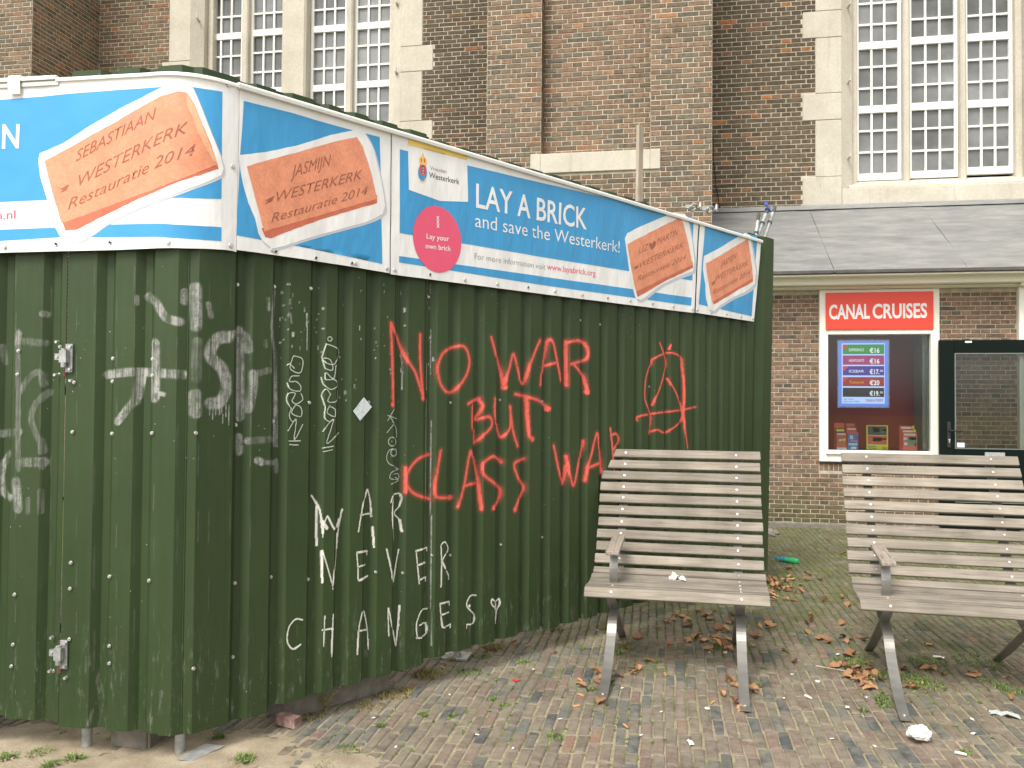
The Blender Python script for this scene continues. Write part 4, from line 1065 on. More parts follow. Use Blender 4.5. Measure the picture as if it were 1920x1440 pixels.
AN = [Z5((1745, 585), (1712, 680), (1705, 800), (1732, 890), (1728, 998)), Z5((1730, 990), (1775, 978), (1820, 992), (1900, 935), (1922, 860), (1925, 740), (1915, 640)), Z5((1745, 582), (1830, 545), (1900, 565), (1915, 640)),
      Z5((1788, 488), (1820, 600), (1790, 740), (1745, 838)), Z5((1830, 690), (1880, 770), (1920, 900), (1935, 1000), (1945, 1080)), Z5((1840, 525), (1852, 500)), Z5((1660, 925), (1662, 905), (1760, 885), (1900, 868), (1985, 850))]
paint('sprayed_sign', [(p, 3.8, .84) for p in AN] + [(p, 8, .13) for p in AN], 'redpaint', .0055, .42)
WH = [[(583, 929), (598, 955), (604, 1000)], [(592, 950), (592, 1022)], [(604, 998), (613, 968), (626, 992), (634, 972)], [(640, 955), (634, 985), (630, 1028)], [(630, 1000), (628, 1062)],
      [(671, 997), (679, 950), (687, 918), (692, 935), (695, 968)], [(675, 966), (694, 962)], [(697, 988), (699, 1008), (700, 1026)],
      [(732, 942), (737, 928), (748, 925), (752, 933)], [(737, 935), (735, 960), (737, 1010)], [(752, 933), (748, 948), (738, 962), (748, 975), (752, 996)],
      [(603, 1092), (602, 1033), (612, 1060), (623, 1098)], [(623, 1098), (627, 1060), (629, 1034)],
      [(668, 1036), (670, 1062), (672, 1088), (688, 1080)], [(668, 1036), (687, 1033)], [(671, 1063), (682, 1059)],
      [(724, 1030), (731, 1060), (736, 1092)], [(736, 1092), (741, 1060), (746, 1030)],
      [(779, 1032), (782, 1060), (785, 1094)], [(779, 1033), (790, 1030), (799, 1026)], [(782, 1060), (795, 1055)], [(784, 1088), (797, 1082)],
      [(826, 1022), (827, 1060), (826, 1100)], [(826, 1022), (833, 1016), (839, 1030), (828, 1052), (834, 1065), (840, 1079)],
      [(566, 1162), (553, 1161), (540, 1178), (538, 1203), (549, 1217), (563, 1208)],
      [(608, 1155), (607, 1180), (606, 1205)], [(624, 1152), (622, 1190), (621, 1224)], [(604, 1181), (624, 1178)],
      [(669, 1226), (671, 1185), (680, 1146), (687, 1178), (689, 1210)], [(671, 1183), (688, 1180)],
      [(728, 1192), (727, 1140), (735, 1180), (741, 1210)], [(741, 1210), (745, 1170), (748, 1135)],
      [(799, 1141), (789, 1145), (780, 1170), (783, 1196), (798, 1186), (797, 1168), (786, 1172)],
      [(824, 1132), (826, 1155), (829, 1176), (843, 1170)], [(824, 1132), (841, 1128)], [(827, 1153), (840, 1148)],
      [(891, 1116), (881, 1117), (874, 1135), (888, 1153), (886, 1168), (874, 1171)],
      [(928, 1142), (920, 1130), (922, 1123), (928, 1128), (934, 1122), (936, 1132), (930, 1144), (928, 1162)], [(928, 1128), (928, 1142)]]
BL = [([(622, 1180)], 6, 1), ([(604, 978), (612, 990)], 7, 1), ([(630, 985)], 8, 1), ([(781, 1195)], 6, 1), ([(879, 1136)], 6, 1)]
for g_, bl in ((range(0, 6), [1, 2]), (range(6, 9), []), (range(9, 12), []), (range(12, 14), []), (range(14, 17), []), (range(17, 19), []), (range(19, 23), []), (range(23, 25), []), ([25], []), (range(26, 29), [0]), (range(29, 31), []), (range(31, 33), []), ([33], [3]), (range(34, 37), []), ([37], [4]), (range(38, 40), [])):
    st_ = [WH[i] for i in g_ if i < len(WH)]
    paint('painted_letter', [(p, 2.7, 1.) for p in st_]+[([p[k], p[k+1]], rnd.choice([3.2, 3.8]), 1.) for p in st_ for k in (rnd.randrange(len(p)-1),)]+[([p[-1], (p[-1][0], p[-1][1]+7)], 1.8, .9) for p in st_[::2]]+[BL[i] for i in bl], 'whitepaint', .0028, .25)
def Z8(*pts): return [(480+x_/3.6, 560+y_/3.6) for x_, y_ in pts]
def circ(x_, y_, r, ry=None): return Z8(*[(x_+r*math.cos(t*.7), y_+(ry or r)*math.sin(t*.7)) for t in range(10)])
TAGS = [Z8((250, 385), (228, 470), (295, 500), (312, 412), (250, 385)), Z8((205, 450), (225, 440), (255, 470)), Z8((290, 520), (235, 525), (225, 560), (270, 560), (302, 600), (290, 625), (230, 612), (205, 570)),
        Z8((300, 640), (312, 680), (270, 710), (240, 690), (262, 640), (215, 640), (205, 690), (235, 742)), Z8((262, 715), (300, 735), (300, 795), (238, 772), (265, 715)), Z8((235, 742), (220, 790), (245, 830), (268, 812)),
        Z8((215, 890), (268, 812), (255, 950), (312, 850)), Z8((220, 960), (295, 960)), Z8((225, 985), (283, 988)),
        circ(495, 272, 15), Z8((470, 305), (445, 410), (525, 442), (552, 345), (470, 305)), Z8((445, 410), (465, 470), (515, 480), (500, 415), (455, 400)), Z8((537, 450), (520, 540), (470, 500), (465, 545), (530, 548), (545, 590), (500, 612), (450, 575), (435, 530)),
        Z8((545, 620), (540, 690), (490, 700), (480, 690), (500, 645)), Z8((500, 645), (470, 610), (440, 650), (465, 735)), Z8((500, 730), (528, 745), (530, 795), (478, 770), (495, 720)), Z8((465, 735), (460, 800), (490, 830), (520, 815)),
        Z8((447, 895), (520, 815), (475, 975), (555, 905)), Z8((447, 1008), (522, 995)), Z8((452, 1033), (510, 1020))]
TAG3 = [Z8((930, 745), (885, 825)), Z8((885, 788), (946, 810)), Z8((905, 800), (940, 870), (945, 935)), Z8((880, 905), (925, 850)), circ(915, 965, 27, 30), Z8((912, 962), (914, 964)), Z8((942, 1015), (900, 1020), (878, 1065), (892, 1112), (932, 1130)), circ(925, 1040, 20, 24),
        Z8((930, 1140), (956, 1150), (912, 1172), (900, 1212), (955, 1218), (955, 1180), (925, 1185)), Z8((910, 1252), (958, 1225), (935, 1205))]
paint('marker_tag', [(p, 1.7, .95) for p in TAGS[:9]], 'marker', .0022, .2); paint('marker_tag', [(p, 1.7, .95) for p in TAGS[9:]], 'marker', .0022, .2); paint('marker_tag', [(p, 1.6, .75) for p in TAG3], 'marker', .0022, .2)
def Z4(*pts): return [(x_/3, 480+y_/3) for x_, y_ in pts]
ROL = [(Z4((610, 668), (720, 655), (830, 655), (1030, 668)), 16, .85), (Z4((868, 500), (872, 640), (868, 790)), 23, .95), (Z4((880, 770), (930, 780)), 8, .8), (Z4((800, 690), (765, 800), (720, 860), (665, 930)), 15, .85),
       (Z4((840, 230), (885, 270), (935, 345), (1005, 370)), 16, .8), (Z4((1045, 200), (1045, 260)), 12, .5), (Z4((1100, 180), (1100, 395)), 20, .65), (Z4((1170, 270), (1185, 340)), 10, .7), (Z4((775, 230), (775, 270)), 6, .4),
       (Z4((1285, 455), (1215, 470), (1180, 560), (1250, 640), (1272, 740), (1235, 820), (1180, 830)), 22, .9), (Z4((1345, 420), (1345, 905)), 17, .7), (Z4((1290, 440), (1370, 445), (1395, 530)), 13, .55), (Z4((1110, 480), (1110, 690)), 16, .35),
       (Z4((1100, 775), (1105, 885)), 19, .6), (Z4((1425, 665), (1422, 760), (1392, 860)), 17, .6), (Z4((1430, 665), (1525, 640)), 12, .4), (Z4((1540, 200), (1532, 420), (1540, 600), (1545, 1060)), 11, .7), (Z4((1505, 240), (1510, 300)), 7, .6), (Z4((1492, 480), (1492, 510)), 8, .5),
       (Z4((1340, 1020), (1340, 1100)), 15, .6), (Z4((1400, 1040), (1540, 1030)), 13, .35), (Z4((1400, 1040)), 14, .6), (Z4((1445, 1150), (1470, 1160)), 14, .9), (Z4((1480, 1160), (1550, 1165)), 9, .55), (Z4((1550, 1150), (1550, 1210)), 9, .5),
       (Z4((105, 430), (105, 1200)), 10, .42), (Z4((120, 760), (170, 680), (225, 655), (245, 720)), 12, .35), (Z4((290, 765), (215, 820), (178, 920), (235, 1060), (240, 1100)), 12, .33), (Z4((110, 440), (105, 490)), 13, .6), (Z4((130, 480), (250, 490)), 13, .3),
       (Z4((20, 510), (40, 600)), 10, .35), (Z4((240, 325), (265, 330)), 12, .5), (Z4((5, 1000), (110, 990)), 14, .45), (Z4((60, 1110), (12, 1215), (25, 1320), (60, 1360)), 14, .6), (Z4((115, 1160), (240, 1160)), 17, .5), (Z4((245, 1140), (240, 1190)), 8, .55), (Z4((95, 1270), (105, 1420)), 18, .5), (Z4((230, 1320), (230, 1440)), 9, .35), (Z4((160, 1370), (160, 1440)), 10, .2)]
ROL += [(Z4((x_, 835), (x_, 835+l)), 2, 1.) for x_, l in ((1175, 60), (1195, 85), (1210, 55), (1232, 60), (1248, 105), (1270, 70), (1286, 115))]
# chips of white where posters were torn off
for k in range(70):
    x_ = rnd.choice([530, 545, 560, 570, 590, 600, 640, 670, 700, 726, 752, 806])+rnd.uniform(-7, 7); y_ = rnd.uniform(515, 760) if x_ > 620 else rnd.uniform(530, 660)
    ROL.append(([(x_, y_), (x_, y_+rnd.choice([1, 2, 2, 6]))], rnd.uniform(1.4, 3.2), 1.2))
ROL += [([(575, 588), (574, 612)], 3.2, 1.4), ([(544, 590), (546, 605)], 4, 1.3), ([(549, 625), (549, 629)], 5.5, 1.5), ([(575, 612), (575, 670)], 1.2, 1.2), ([(806.5, 640), (807.5, 1210)], 1.3, .9), ([(806, 530), (806.5, 640)], 1.2, .6), ([(752, 660), (753, 730)], 1.6, 1.1)]
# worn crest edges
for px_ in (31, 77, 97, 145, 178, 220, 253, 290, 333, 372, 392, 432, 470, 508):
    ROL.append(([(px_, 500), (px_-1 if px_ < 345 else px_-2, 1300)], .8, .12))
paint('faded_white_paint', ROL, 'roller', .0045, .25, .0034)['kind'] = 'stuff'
# sticker
qz = [shp.hit(*p) for p in ((661, 771), (681, 745), (696, 763), (674, 789))]
m = MB(); qm_ = sum(q for q, z in qz)/4
def stp(q, z, o_):
    p = shp.at(q)[0]+shp.nrm(q)*o_; return (p.x, p.y, z)
m.add([stp(q, z, .004) for q, z in qz]+[stp(q, z, .0055) for q, z in qz], [(0, 1, 2, 3), (4, 7, 6, 5), (0, 4, 5, 1), (1, 5, 6, 2), (2, 6, 7, 3), (3, 7, 4, 0)])
def foil():
    m_, n, b = nmat('torn_sticker'); t = noise_tex(n, 24, 5, coords(n), .7)
    n.links.new(ramp(n, t, [(.35, (.45, .55, .62, 1)), (.5, (.72, .78, .80, 1)), (.62, (.5, .56, .58, 1))]), b.inputs['Base Color']); b.inputs['Roughness'].default_value = .35; return m_
m.build('sticker', foil(), shed)

# feet of the hoarding: pipe posts, plates, concrete
def post(px, py, r, ztop, label, plate=None, strap=False):
    P = onZ(px, py); t = thing('pipe_post', label, 'post', (P.x, P.y, 0))
    MB().tube((P.x, P.y, -.01), (P.x, P.y, ztop), r, n=20).build('pipe', 'galv', t)
    if plate: MB().box((P.x-plate, P.y-plate*.9, .0), (P.x+plate, P.y+plate*.9, .014), .002).build('base_plate', 'galv', t)
    if strap: MB().tube((P.x, P.y, .1), (P.x, P.y, .118), r+.003, n=20).build('strap', 'boltm', t)
    return P
Pb = [onZ(163, 1400), onZ(337, 1414), onZ(855, 1234)]
post(163, 1400, .021, .6, 'grey pipe post under the hoarding, left of the concrete slab', strap=True)
post(337, 1414, .021, .6, 'grey pipe post under the hoarding, right of the concrete slab')
post(857, 1232, .022, .6, 'short dark pipe post on a square base plate under the hoarding', plate=.075)
P = onZ(240, 1400)
o = MB(); o.box((P.x-.085, P.y+.0, -.02), (P.x+.085, P.y+.05, .22), .006); c = o.build('concrete_slab', 'conc'); tag(c, 'upright concrete slab standing in the sand below the hoarding', 'concrete slab')
tq = MB(); Pm = onZ(278, 1412); c2 = MB().box((P.x+.088, P.y+.002, -.02), (P.x+.1, P.y+.3, .2), .003).build('plank', 'conc'); tag(c2, 'thin board on edge beside the concrete slab below the hoarding', 'board')
# metal plate on the sand
Pp = onZ(372, 1418)
m = MB(); m.add([(Pp.x-.055, Pp.y-.07, .012), (Pp.x+.02, Pp.y-.075, .010), (Pp.x+.075, Pp.y+.075, .016), (Pp.x-.01, Pp.y+.07, .018)]+[(Pp.x-.055, Pp.y-.07, .017), (Pp.x+.02, Pp.y-.075, .015), (Pp.x+.075, Pp.y+.075, .021), (Pp.x-.01, Pp.y+.07, .023)], [(0, 1, 2, 3), (4, 5, 6, 7), (0, 1, 5, 4), (1, 2, 6, 5), (2, 3, 7, 6), (3, 0, 4, 7)])
tag(m.build('metal_plate', 'galv'), 'flat grey metal plate lying on the sand beside the pipe post', 'metal plate')
# concrete beam under the side
def beam(qa, qb, h, w, inset, label):
    m = MB(); V = []
    for q in (qa, qb):
        p = shp.at(q)[0]-shp.nrm(q)*inset; n_ = shp.nrm(q)
        for dd in (0, w):
            for z in (-.01, h): V.append((p.x-n_.x*dd, p.y-n_.y*dd, z))
    m.add(V, [(0, 1, 3, 2), (4, 6, 7, 5), (0, 4, 5, 1), (2, 3, 7, 6), (0, 2, 6, 4), (1, 5, 7, 3)])
    o = m.build('concrete_beam', 'conc'); tag(o, label, 'concrete beam'); bv = o.modifiers.new('b', 'BEVEL'); bv.width = .006; return o
qb1 = shp.hit(560, 1300)[0]; qb2 = shp.hit(762, 1245)[0]
beam(qb1, qb2, .085, .16, .13, 'long grey concrete kerb beam lying under the hoarding')
# loose brick
Pl = onZ(541, 1362); lb = LB(); lb.box((-.052, -.028, 0), (.052, .028, .050), .0035); lb.v = [(x_+.006*noise.noise(Vector((x_*40, y_*40, z_*40))), y_+.006*noise.noise(Vector((x_*30, z_*40, 5))), z_+.004*noise.noise(Vector((y_*50, x_*30, 9)))) for x_, y_, z_ in lb.v]
lo = lb.build('loose_brick', 'looseb'); lo.location = (Pl.x, Pl.y, .003); lo.rotation_euler = (0, .05, -.25); tag(lo, 'loose red paving brick lying by the corner of the hoarding', 'brick')

# ------------------------------------------------------------------ banners
def offs(d, q): return shp.at(q)[0]+shp.nrm(q)*d
OFF = .028
bp = [A0+dl*LL+shp.nrm(.1)*OFF]
# smooth corner: quadratic curve from the left face to the side
pa = A0+dl*.17+shp.nrm(.1)*OFF; pc = A0+dsd*.19+shp.nrm(sq(1))*OFF
n1, n2 = shp.nrm(.1), shp.nrm(sq(1)); pm_ = A0+(n1+n2).normalized()*.060
for k in range(13):
    t = k/12; bp.append(pa*(1-t)**2+pm_*2*t*(1-t)+pc*t*t)
bp.append(C0+shp.nrm(sq(1))*OFF+dsd*.05)
ban = Path(bp)
def wave(q, z):
    return .0075*noise.noise(Vector((q*2.6+z*1.6, z*1.1, 7)))+.0035*noise.noise(Vector((q*7+z*4, z*3, 3)))
def ban_pt(q, z, off=0.):
    p, d = ban.at(q); n_ = ban.nrm(q, .03); o_ = off+wave(q, z); return (p.x+n_.x*o_, p.y+n_.y*o_, z)
GQ = .025
def drape(m2, name, mat, parent, off):
    """m2: flat (q,z) vertices and faces -> cut on a grid and laid on the waving banner"""
    V2, Fs = m2; bm = bmesh.new(); vs = [bm.verts.new((a_, 0, b_)) for a_, b_ in V2]
    for f in Fs:
        try: bm.faces.new([vs[i] for i in f])
        except ValueError: pass
    qa, qb = min(v[0] for v in V2), max(v[0] for v in V2); za, zb = min(v[1] for v in V2), max(v[1] for v in V2)
    k = math.ceil(qa/GQ)
    while k*GQ < qb:
        bmesh.ops.bisect_plane(bm, geom=bm.verts[:]+bm.edges[:]+bm.faces[:], plane_co=(k*GQ, 0, 0), plane_no=(1, 0, 0)); k += 1
    k = math.ceil(za/.06)
    while k*.06 < zb:
        bmesh.ops.bisect_plane(bm, geom=bm.verts[:]+bm.edges[:]+bm.faces[:], plane_co=(0, 0, k*.06), plane_no=(0, 0, 1)); k += 1
    loc = parent_loc(parent)
    for v in bm.verts:
        p = ban_pt(v.co.x, v.co.z, off); v.co = (p[0]-loc.x, p[1]-loc.y, p[2]-loc.z)
    me = bpy.data.meshes.new(name); bm.to_mesh(me); bm.free(); me.materials.append(MT[mat])
    me.polygons.foreach_set('use_smooth', [True]*len(me.polygons))
    o = bpy.data.objects.new(name, me); COL.objects.link(o); o.parent = parent; return o
def parent_loc(p): return chain(p).translation
def poly(pts, dense=True):
    P2 = []
    for (a_, b_) in zip(pts, pts[1:]+pts[:1]):
        n_ = max(1, int(math.hypot(b_[0]-a_[0], b_[1]-a_[1])/25)) if dense else 1
        for k in range(n_): P2.append(ban.hit(a_[0]+(b_[0]-a_[0])*k/n_, a_[1]+(b_[1]-a_[1])*k/n_))
    tri = tessellate_polygon([[Vector((p[0], p[1], 0)) for p in P2]])
    return P2, [tuple(t) for t in tri]
def smooth_poly(pts, jag=0.):
    out_ = []; n_ = len(pts)
    for i in range(n_):
        p_, a_, b_, c_ = [np.array(pts[(i+k) % n_], float) for k in (-1, 0, 1, 2)]
        for k in range(3):
            t = k/3; v = .5*((2*a_)+(b_-p_)*t+(2*p_-5*a_+4*b_-c_)*t*t+(-p_+3*a_-3*b_+c_)*t**3)
            if jag: v = v+np.array([rnd.uniform(-jag, jag), rnd.uniform(-jag, jag)])
            out_.append(tuple(v))
    return out_
def rough_poly(pts, jag):
    out_ = []
    for (a_, b_) in zip(pts, pts[1:]+pts[:1]):
        L_ = math.hypot(b_[0]-a_[0], b_[1]-a_[1]); n_ = max(1, int(L_/7)); out_.append(a_)
        for k in range(1, n_): out_.append((a_[0]+(b_[0]-a_[0])*k/n_+rnd.uniform(-jag, jag), a_[1]+(b_[1]-a_[1])*k/n_+rnd.uniform(-jag, jag)))
    return out_
def btext(body, a_, b_, cap, mat, root, off=.0032, bold=0, shear=0, name='lettering'):
    p0_, p1_ = ban.hit(*a_), ban.hit(*b_); c = ban.hit(a_[0], a_[1]-cap)[1]-p0_[1]
    return drape(text2d(body, p0_, p1_, c, bold, shear), name, mat, root, off)
ZRB = 2.79
def banner(label, q0, q1, bottom, q1b=None, q0b=None):
    q1b = q1 if q1b is None else q1b; q0b = q0 if q0b is None else q0b
    c = ban.at((q0+q1)/2)[0]; t = thing('banner', label, 'banner', (c.x, c.y, 2.1), group='blue and white banners along the top of the hoarding')
    bq = [ban.hit(*p) for p in bottom]; bx = [b_[0] for b_ in bq]; bz = [b_[1] for b_ in bq]
    nq = int((q1-q0)/GQ)+1; V = []; Fs = []
    n_ = nq+1; mz = 14
    for off in (0, -.0015):
        for j in range(mz+1):
            for i in range(n_):
                f = i/nq; v_ = j/mz; q = (q0+(q1-q0)*f)*v_+(q0b+(q1b-q0b)*f)*(1-v_)
                zb = float(np.interp(q, bx, bz)); zt = ZRB+.0
                V.append(ban_pt(q, zb+(zt-zb)*v_, off))
    S_ = n_*(mz+1)
    for s_ in (0, 1):
        for j in range(mz):
            for i in range(nq): Fs.append((s_*S_+j*n_+i, s_*S_+j*n_+i+1, s_*S_+(j+1)*n_+i+1, s_*S_+(j+1)*n_+i))
    for j in (0, mz):
        for i in range(nq): Fs.append((j*n_+i, j*n_+i+1, S_+j*n_+i+1, S_+j*n_+i))
    for i in (0, nq):
        for j in range(mz): Fs.append((j*n_+i, (j+1)*n_+i, S_+(j+1)*n_+i, S_+j*n_+i))
    m = MB(); m.add(V, Fs); m.build('vinyl_sheet', 'vinyl', t); return t
def fix(root, pts, hole=False):
    loc = parent_loc(root)
    for px, py in pts:
        q, z = ban.hit(px, py); n_ = ban.nrm(q); P = Vector(ban_pt(q, z, .0005))-loc
        if hole:
            share(grom_me, 'grommet', root, P, Vector((n_.x, n_.y, 0)).to_track_quat('Z', 'Y').to_euler())
        else: share(screw_me, 'screw', root, P, Vector((n_.x, n_.y, 0)).to_track_quat('Z', 'Y').to_euler(), (1.35, 1.35, 1.2))
grom_me = bpy.data.meshes.new('grommet'); bm = bmesh.new()
prof_ = [(.0095, .0), (.0095, .002), (.0075, .003), (.0058, .002), (.0056, .0004)]
rings = [[bm.verts.new((r_*math.cos(2*math.pi*k/14), r_*math.sin(2*math.pi*k/14), h_)) for k in range(14)] for r_, h_ in prof_]
for a_, b_ in zip(rings, rings[1:]):
    for k in range(14): bm.faces.new((a_[k], a_[(k+1) % 14], b_[(k+1) % 14], b_[k]))
fc = bm.faces.new(rings[-1]); fc.material_index = 1
bm.to_mesh(grom_me); bm.free(); grom_me.materials.append(MT['boltm']); grom_me.materials.append(MT['dark'])
def photo_brick(root, cut, face, side, lines, cap, leaf, edge=None):
    cs = [(x_+3, y_+4) for x_, y_ in cut]
    drape(poly(smooth_poly(cs)), 'printed_shadow', 'pbs', root, .0012)
    drape(poly(rough_poly(cut, .3)), 'printed_cutout', 'vinyl', root, .0018)
    drape(poly(rough_poly(side, .5)), 'printed_brick_side', 'pbd', root, .0024)
    drape(poly(rough_poly(face, .45)), 'printed_brick', 'pb', root, .0028)
    if edge: drape(poly(edge), 'printed_brick_edge', 'pbl', root, .0032)
    for (t_, a_, b_), c in zip(lines, cap): btext(t_, a_, b_, c, 'pbt', root, .0036, -.006, .28)
    drape(poly(leaf, False), 'printed_mark', 'pbt', root, .0036)
z1 = lambda pts: [(x_/3, y_/3) for x_, y_ in pts]
qs1 = ban.hit(447, 300)[0]; qs2 = ban.hit(731.5, 380)[0]; q3a = ban.hit(733.5, 380)[0]
q3b = ban.hit(1309, 420)[0]; q3bb = ban.hit(1302, 560)[0]; q4a = ban.hit(1311.5, 420)[0]; q4ab = ban.hit(1304.5, 560)[0]; q4b = ban.hit(1427, 450)[0]; q4bb = ban.hit(1414.5, 600)[0]
b1 = banner('banner wrapped round the hoarding corner with a brick reading SEBASTIAAN', .3, qs1-.002, [(-1500, 520), (-300, 482), (0, 474), (213, 468.5), (350, 465.5), (430, 469), (447, 473)])
b2 = banner('banner with a brick reading JASMIJN, just right of the hoarding corner', qs1, qs2, [(440, 468), (480, 473), (560, 485), (640, 497), (740, 514)])
b3 = banner('widest banner reading LAY A BRICK and save the Westerkerk', q3a, q3b, [(730, 514), (800, 523), (1000, 549), (1200, 574), (1320, 589)], q3bb)
b4 = banner('small banner with a brick reading JASMIJN at the far end of the hoarding', q4a, q4b, [(1290, 584), (1340, 592), (1420, 604)], q4bb, q4ab)
# banner 1
drape(poly([(-420, 214), (0, 187), (150, 174), (305, 163), (360, 163), (417, 172), (415, 373), (300, 370), (88, 375), (0, 379), (-420, 395)]), 'blue_print', 'blue', b1, .0008)
drape(poly([(-420, 448), (0, 431), (103, 427), (200, 421), (297, 419), (415, 426), (415, 452), (297, 444), (113, 445), (0, 452), (-420, 470)]), 'blue_print', 'blue', b1, .0008)
photo_brick(b1, z1([(215, 905), (222, 862), (350, 805), (480, 725), (700, 600), (905, 495), (960, 480), (1060, 472), (1090, 505), (1130, 600), (1180, 730), (1240, 880), (1256, 950), (1245, 985), (1180, 1018), (1090, 1050), (1000, 1085), (840, 1140), (700, 1200), (590, 1260), (520, 1310), (455, 1350), (400, 1354), (345, 1333), (312, 1280), (270, 1130), (225, 990)]),
            z1([(250, 905), (335, 858), (500, 770), (650, 690), (800, 600), (900, 545), (1000, 514), (1052, 522), (1095, 590), (1130, 680), (1180, 800), (1222, 925), (1000, 1015), (800, 1090), (600, 1165), (350, 1257), (300, 1100)]),
            z1([(350, 1240), (600, 1145), (1000, 1000), (1215, 905), (1228, 950), (1010, 1020), (800, 1110), (600, 1205), (430, 1293), (370, 1298)]),
            [('SEBASTIAAN', (142, 303), (293, 222)), ('WESTERKERK', (147, 350), (353, 249)), ('Restauratie 2014', (128, 394), (366, 290))], (20, 21, 20),
            z1([(315, 1050), (345, 1062), (390, 1035), (375, 1070), (340, 1085), (355, 1070)]), z1([(1052, 530), (1095, 600), (1140, 715), (1218, 915), (1196, 905), (1120, 760), (1085, 660), (1050, 590)]))
btext('N', (4.5, 278), (36, 277), 43, 'vinyl', b1, .0022, .02)
btext('n.nl', (-6, 412), (30, 410), 16, 'pink', b1, .0022, .0)
fix(b1, [(10, 464), (315, 455), (433, 461), (437, 313), (428, 160)]); fix(b1, [(106, 458), (206, 455)], True)
# banner 2
drape(poly([(457, 189), (545, 211), (637, 238), (712, 257), (716, 495), (580, 466), (443, 441), (450, 288)]), 'blue_print', 'blue', b2, .0008)
photo_brick(b2, [(449, 291), (500, 285), (560, 272), (620, 253), (668, 243), (683, 247), (700, 280), (714, 340), (721, 385), (717, 401), (690, 415), (640, 429), (600, 440), (560, 452), (530, 462), (510, 466), (492, 452), (484, 437), (478, 410), (465, 380), (455, 345), (450, 318)],
            [(462, 312), (500, 301), (560, 285), (625, 266), (668, 257), (680, 276), (695, 325), (706, 373), (650, 389), (570, 412), (495, 434), (480, 380)],
            [(490, 428), (570, 405), (650, 383), (706, 366), (706, 381), (660, 394), (600, 412), (550, 430), (508, 447), (497, 445)],
            [('JASMIJN', (543, 334), (620, 310)), ('WESTERKERK', (517, 379), (678, 335)), ('Restauratie 2014', (507, 418), (688, 364))], (22, 19, 17),
            [(485, 372), (495, 376), (514, 367), (508, 378), (494, 384), (500, 378)])
fix(b2, [(511, 469), (666, 495), (725, 504)]); fix(b2, [(517, 472), (592, 484), (659, 494)], True)
# banner 3
drape(poly([(749.6, 280), (875, 310), (1000, 339), (1180, 381), (1263, 400), (1300, 408), (1298, 526), (1179, 508), (1000, 479), (876, 458), (749, 437)]), 'blue_print', 'blue', b3, .0008)
drape(poly([(748, 480), (850, 495), (1000, 516), (1180, 541), (1297, 558), (1296, 573), (1180, 557), (1000, 532), (850, 508), (748, 492)]), 'blue_print', 'blue', b3, .0008)
drape(poly([(764.5, 262), (875, 290), (876.8, 378.8), (823.6, 377), (766, 356)]), 'white_print', 'vinyl', b3, .0018)
drape(poly([(764.5, 260), (875, 288.5), (875, 300.5), (764.5, 272.5)]), 'yellow_print', 'yellow', b3, .0024)
cq, cz_ = ban.hit(820, 449); rr_ = .5*(ban.hit(820, 387)[1]-ban.hit(820, 511)[1])
circp = [(cq+rr_*.96*math.cos(2*math.pi*k/48), cz_+rr_*math.sin(2*math.pi*k/48)) for k in range(48)]
drape((circp, [tuple(range(48))]), 'pink_disc', 'pink', b3, .0024)
for y_, x_ in ((408.5, 817.3), (416, 817.5), (423.5, 817.8)): btext('x', (x_-.3, y_+3), (x_+5.2, y_+3.4), 8.6, 'vinyl', b3, .0032, .03)
btext('Lay your', (799, 447.5), (841, 452.5), 9.5, 'vinyl', b3, .0032, .008); btext('own brick', (797, 465.5), (844.5, 471), 9.5, 'vinyl', b3, .0032, .008)
btext('Vrienden', (805.3, 318.7), (836.3, 325.5), 7.3, 'inkgrey', b3, .0026); btext('Westerkerk', (802.8, 333), (860.3, 346), 10.5, 'inkblack', b3, .0026, .004)
btext('LAY A BRICK', (891.7, 388.6), (1099.5, 430), 44, 'vinyl', b3, .0022, .012)
btext('and save the Westerkerk!', (889.6, 425.5), (1161.5, 473.8), 26, 'vinyl', b3, .0022, -.004)
btext('For more information visit', (889, 485.8), (1023, 505.5), 11.5, 'inkgrey', b3, .0016, -.014); btext('www.layabrick.org', (1026.4, 505), (1117, 517.6), 11.5, 'pink', b3, .0016)
# city arms on the tab: crown, blue mantle, red shield with three crosses
def el(cx, cy, rx, ry, n_=18): return [(cx+rx*math.cos(2*math.pi*k/n_), cy+ry*math.sin(2*math.pi*k/n_)) for k in range(n_)]
drape(poly(el(791, 324, 8.4, 16)), 'printed_arms', 'blue', b3, .0024); drape(poly(el(791.5, 338, 5.5, 5)), 'printed_arms', 'yellow', b3, .0026); drape(poly(el(791, 336, 4.2, 4)), 'printed_arms', 'blue', b3, .0028)
drape(poly([(786, 309), (797, 311.5), (797.5, 326), (791.5, 331), (786, 324)]), 'printed_arms', 'red', b3, .0028)
drape(poly([(789.5, 311), (794, 312), (794, 327), (791.5, 328.5), (789.5, 326)]), 'printed_arms', 'inkblack', b3, .0030)
for y_ in (317, 322, 327): btext('x', (790, y_), (793.6, y_+.6), 5.4, 'vinyl', b3, .0034)
drape(poly([(785, 308), (784, 299), (787, 294), (791, 291.5), (795, 295), (798.5, 301), (798, 310.5)]), 'printed_crown', 'yellow', b3, .0030)
drape(poly([(787, 304), (787, 298), (789.3, 296), (789.3, 304.5)]), 'printed_crown', 'red', b3, .0034); drape(poly([(793, 305), (793, 296.5), (795.6, 299), (795.6, 306)]), 'printed_crown', 'red', b3, .0034)
drape(poly([(790.3, 291.5), (791.7, 287.5), (792.8, 292)]), 'printed_crown', 'red', b3, .0034)
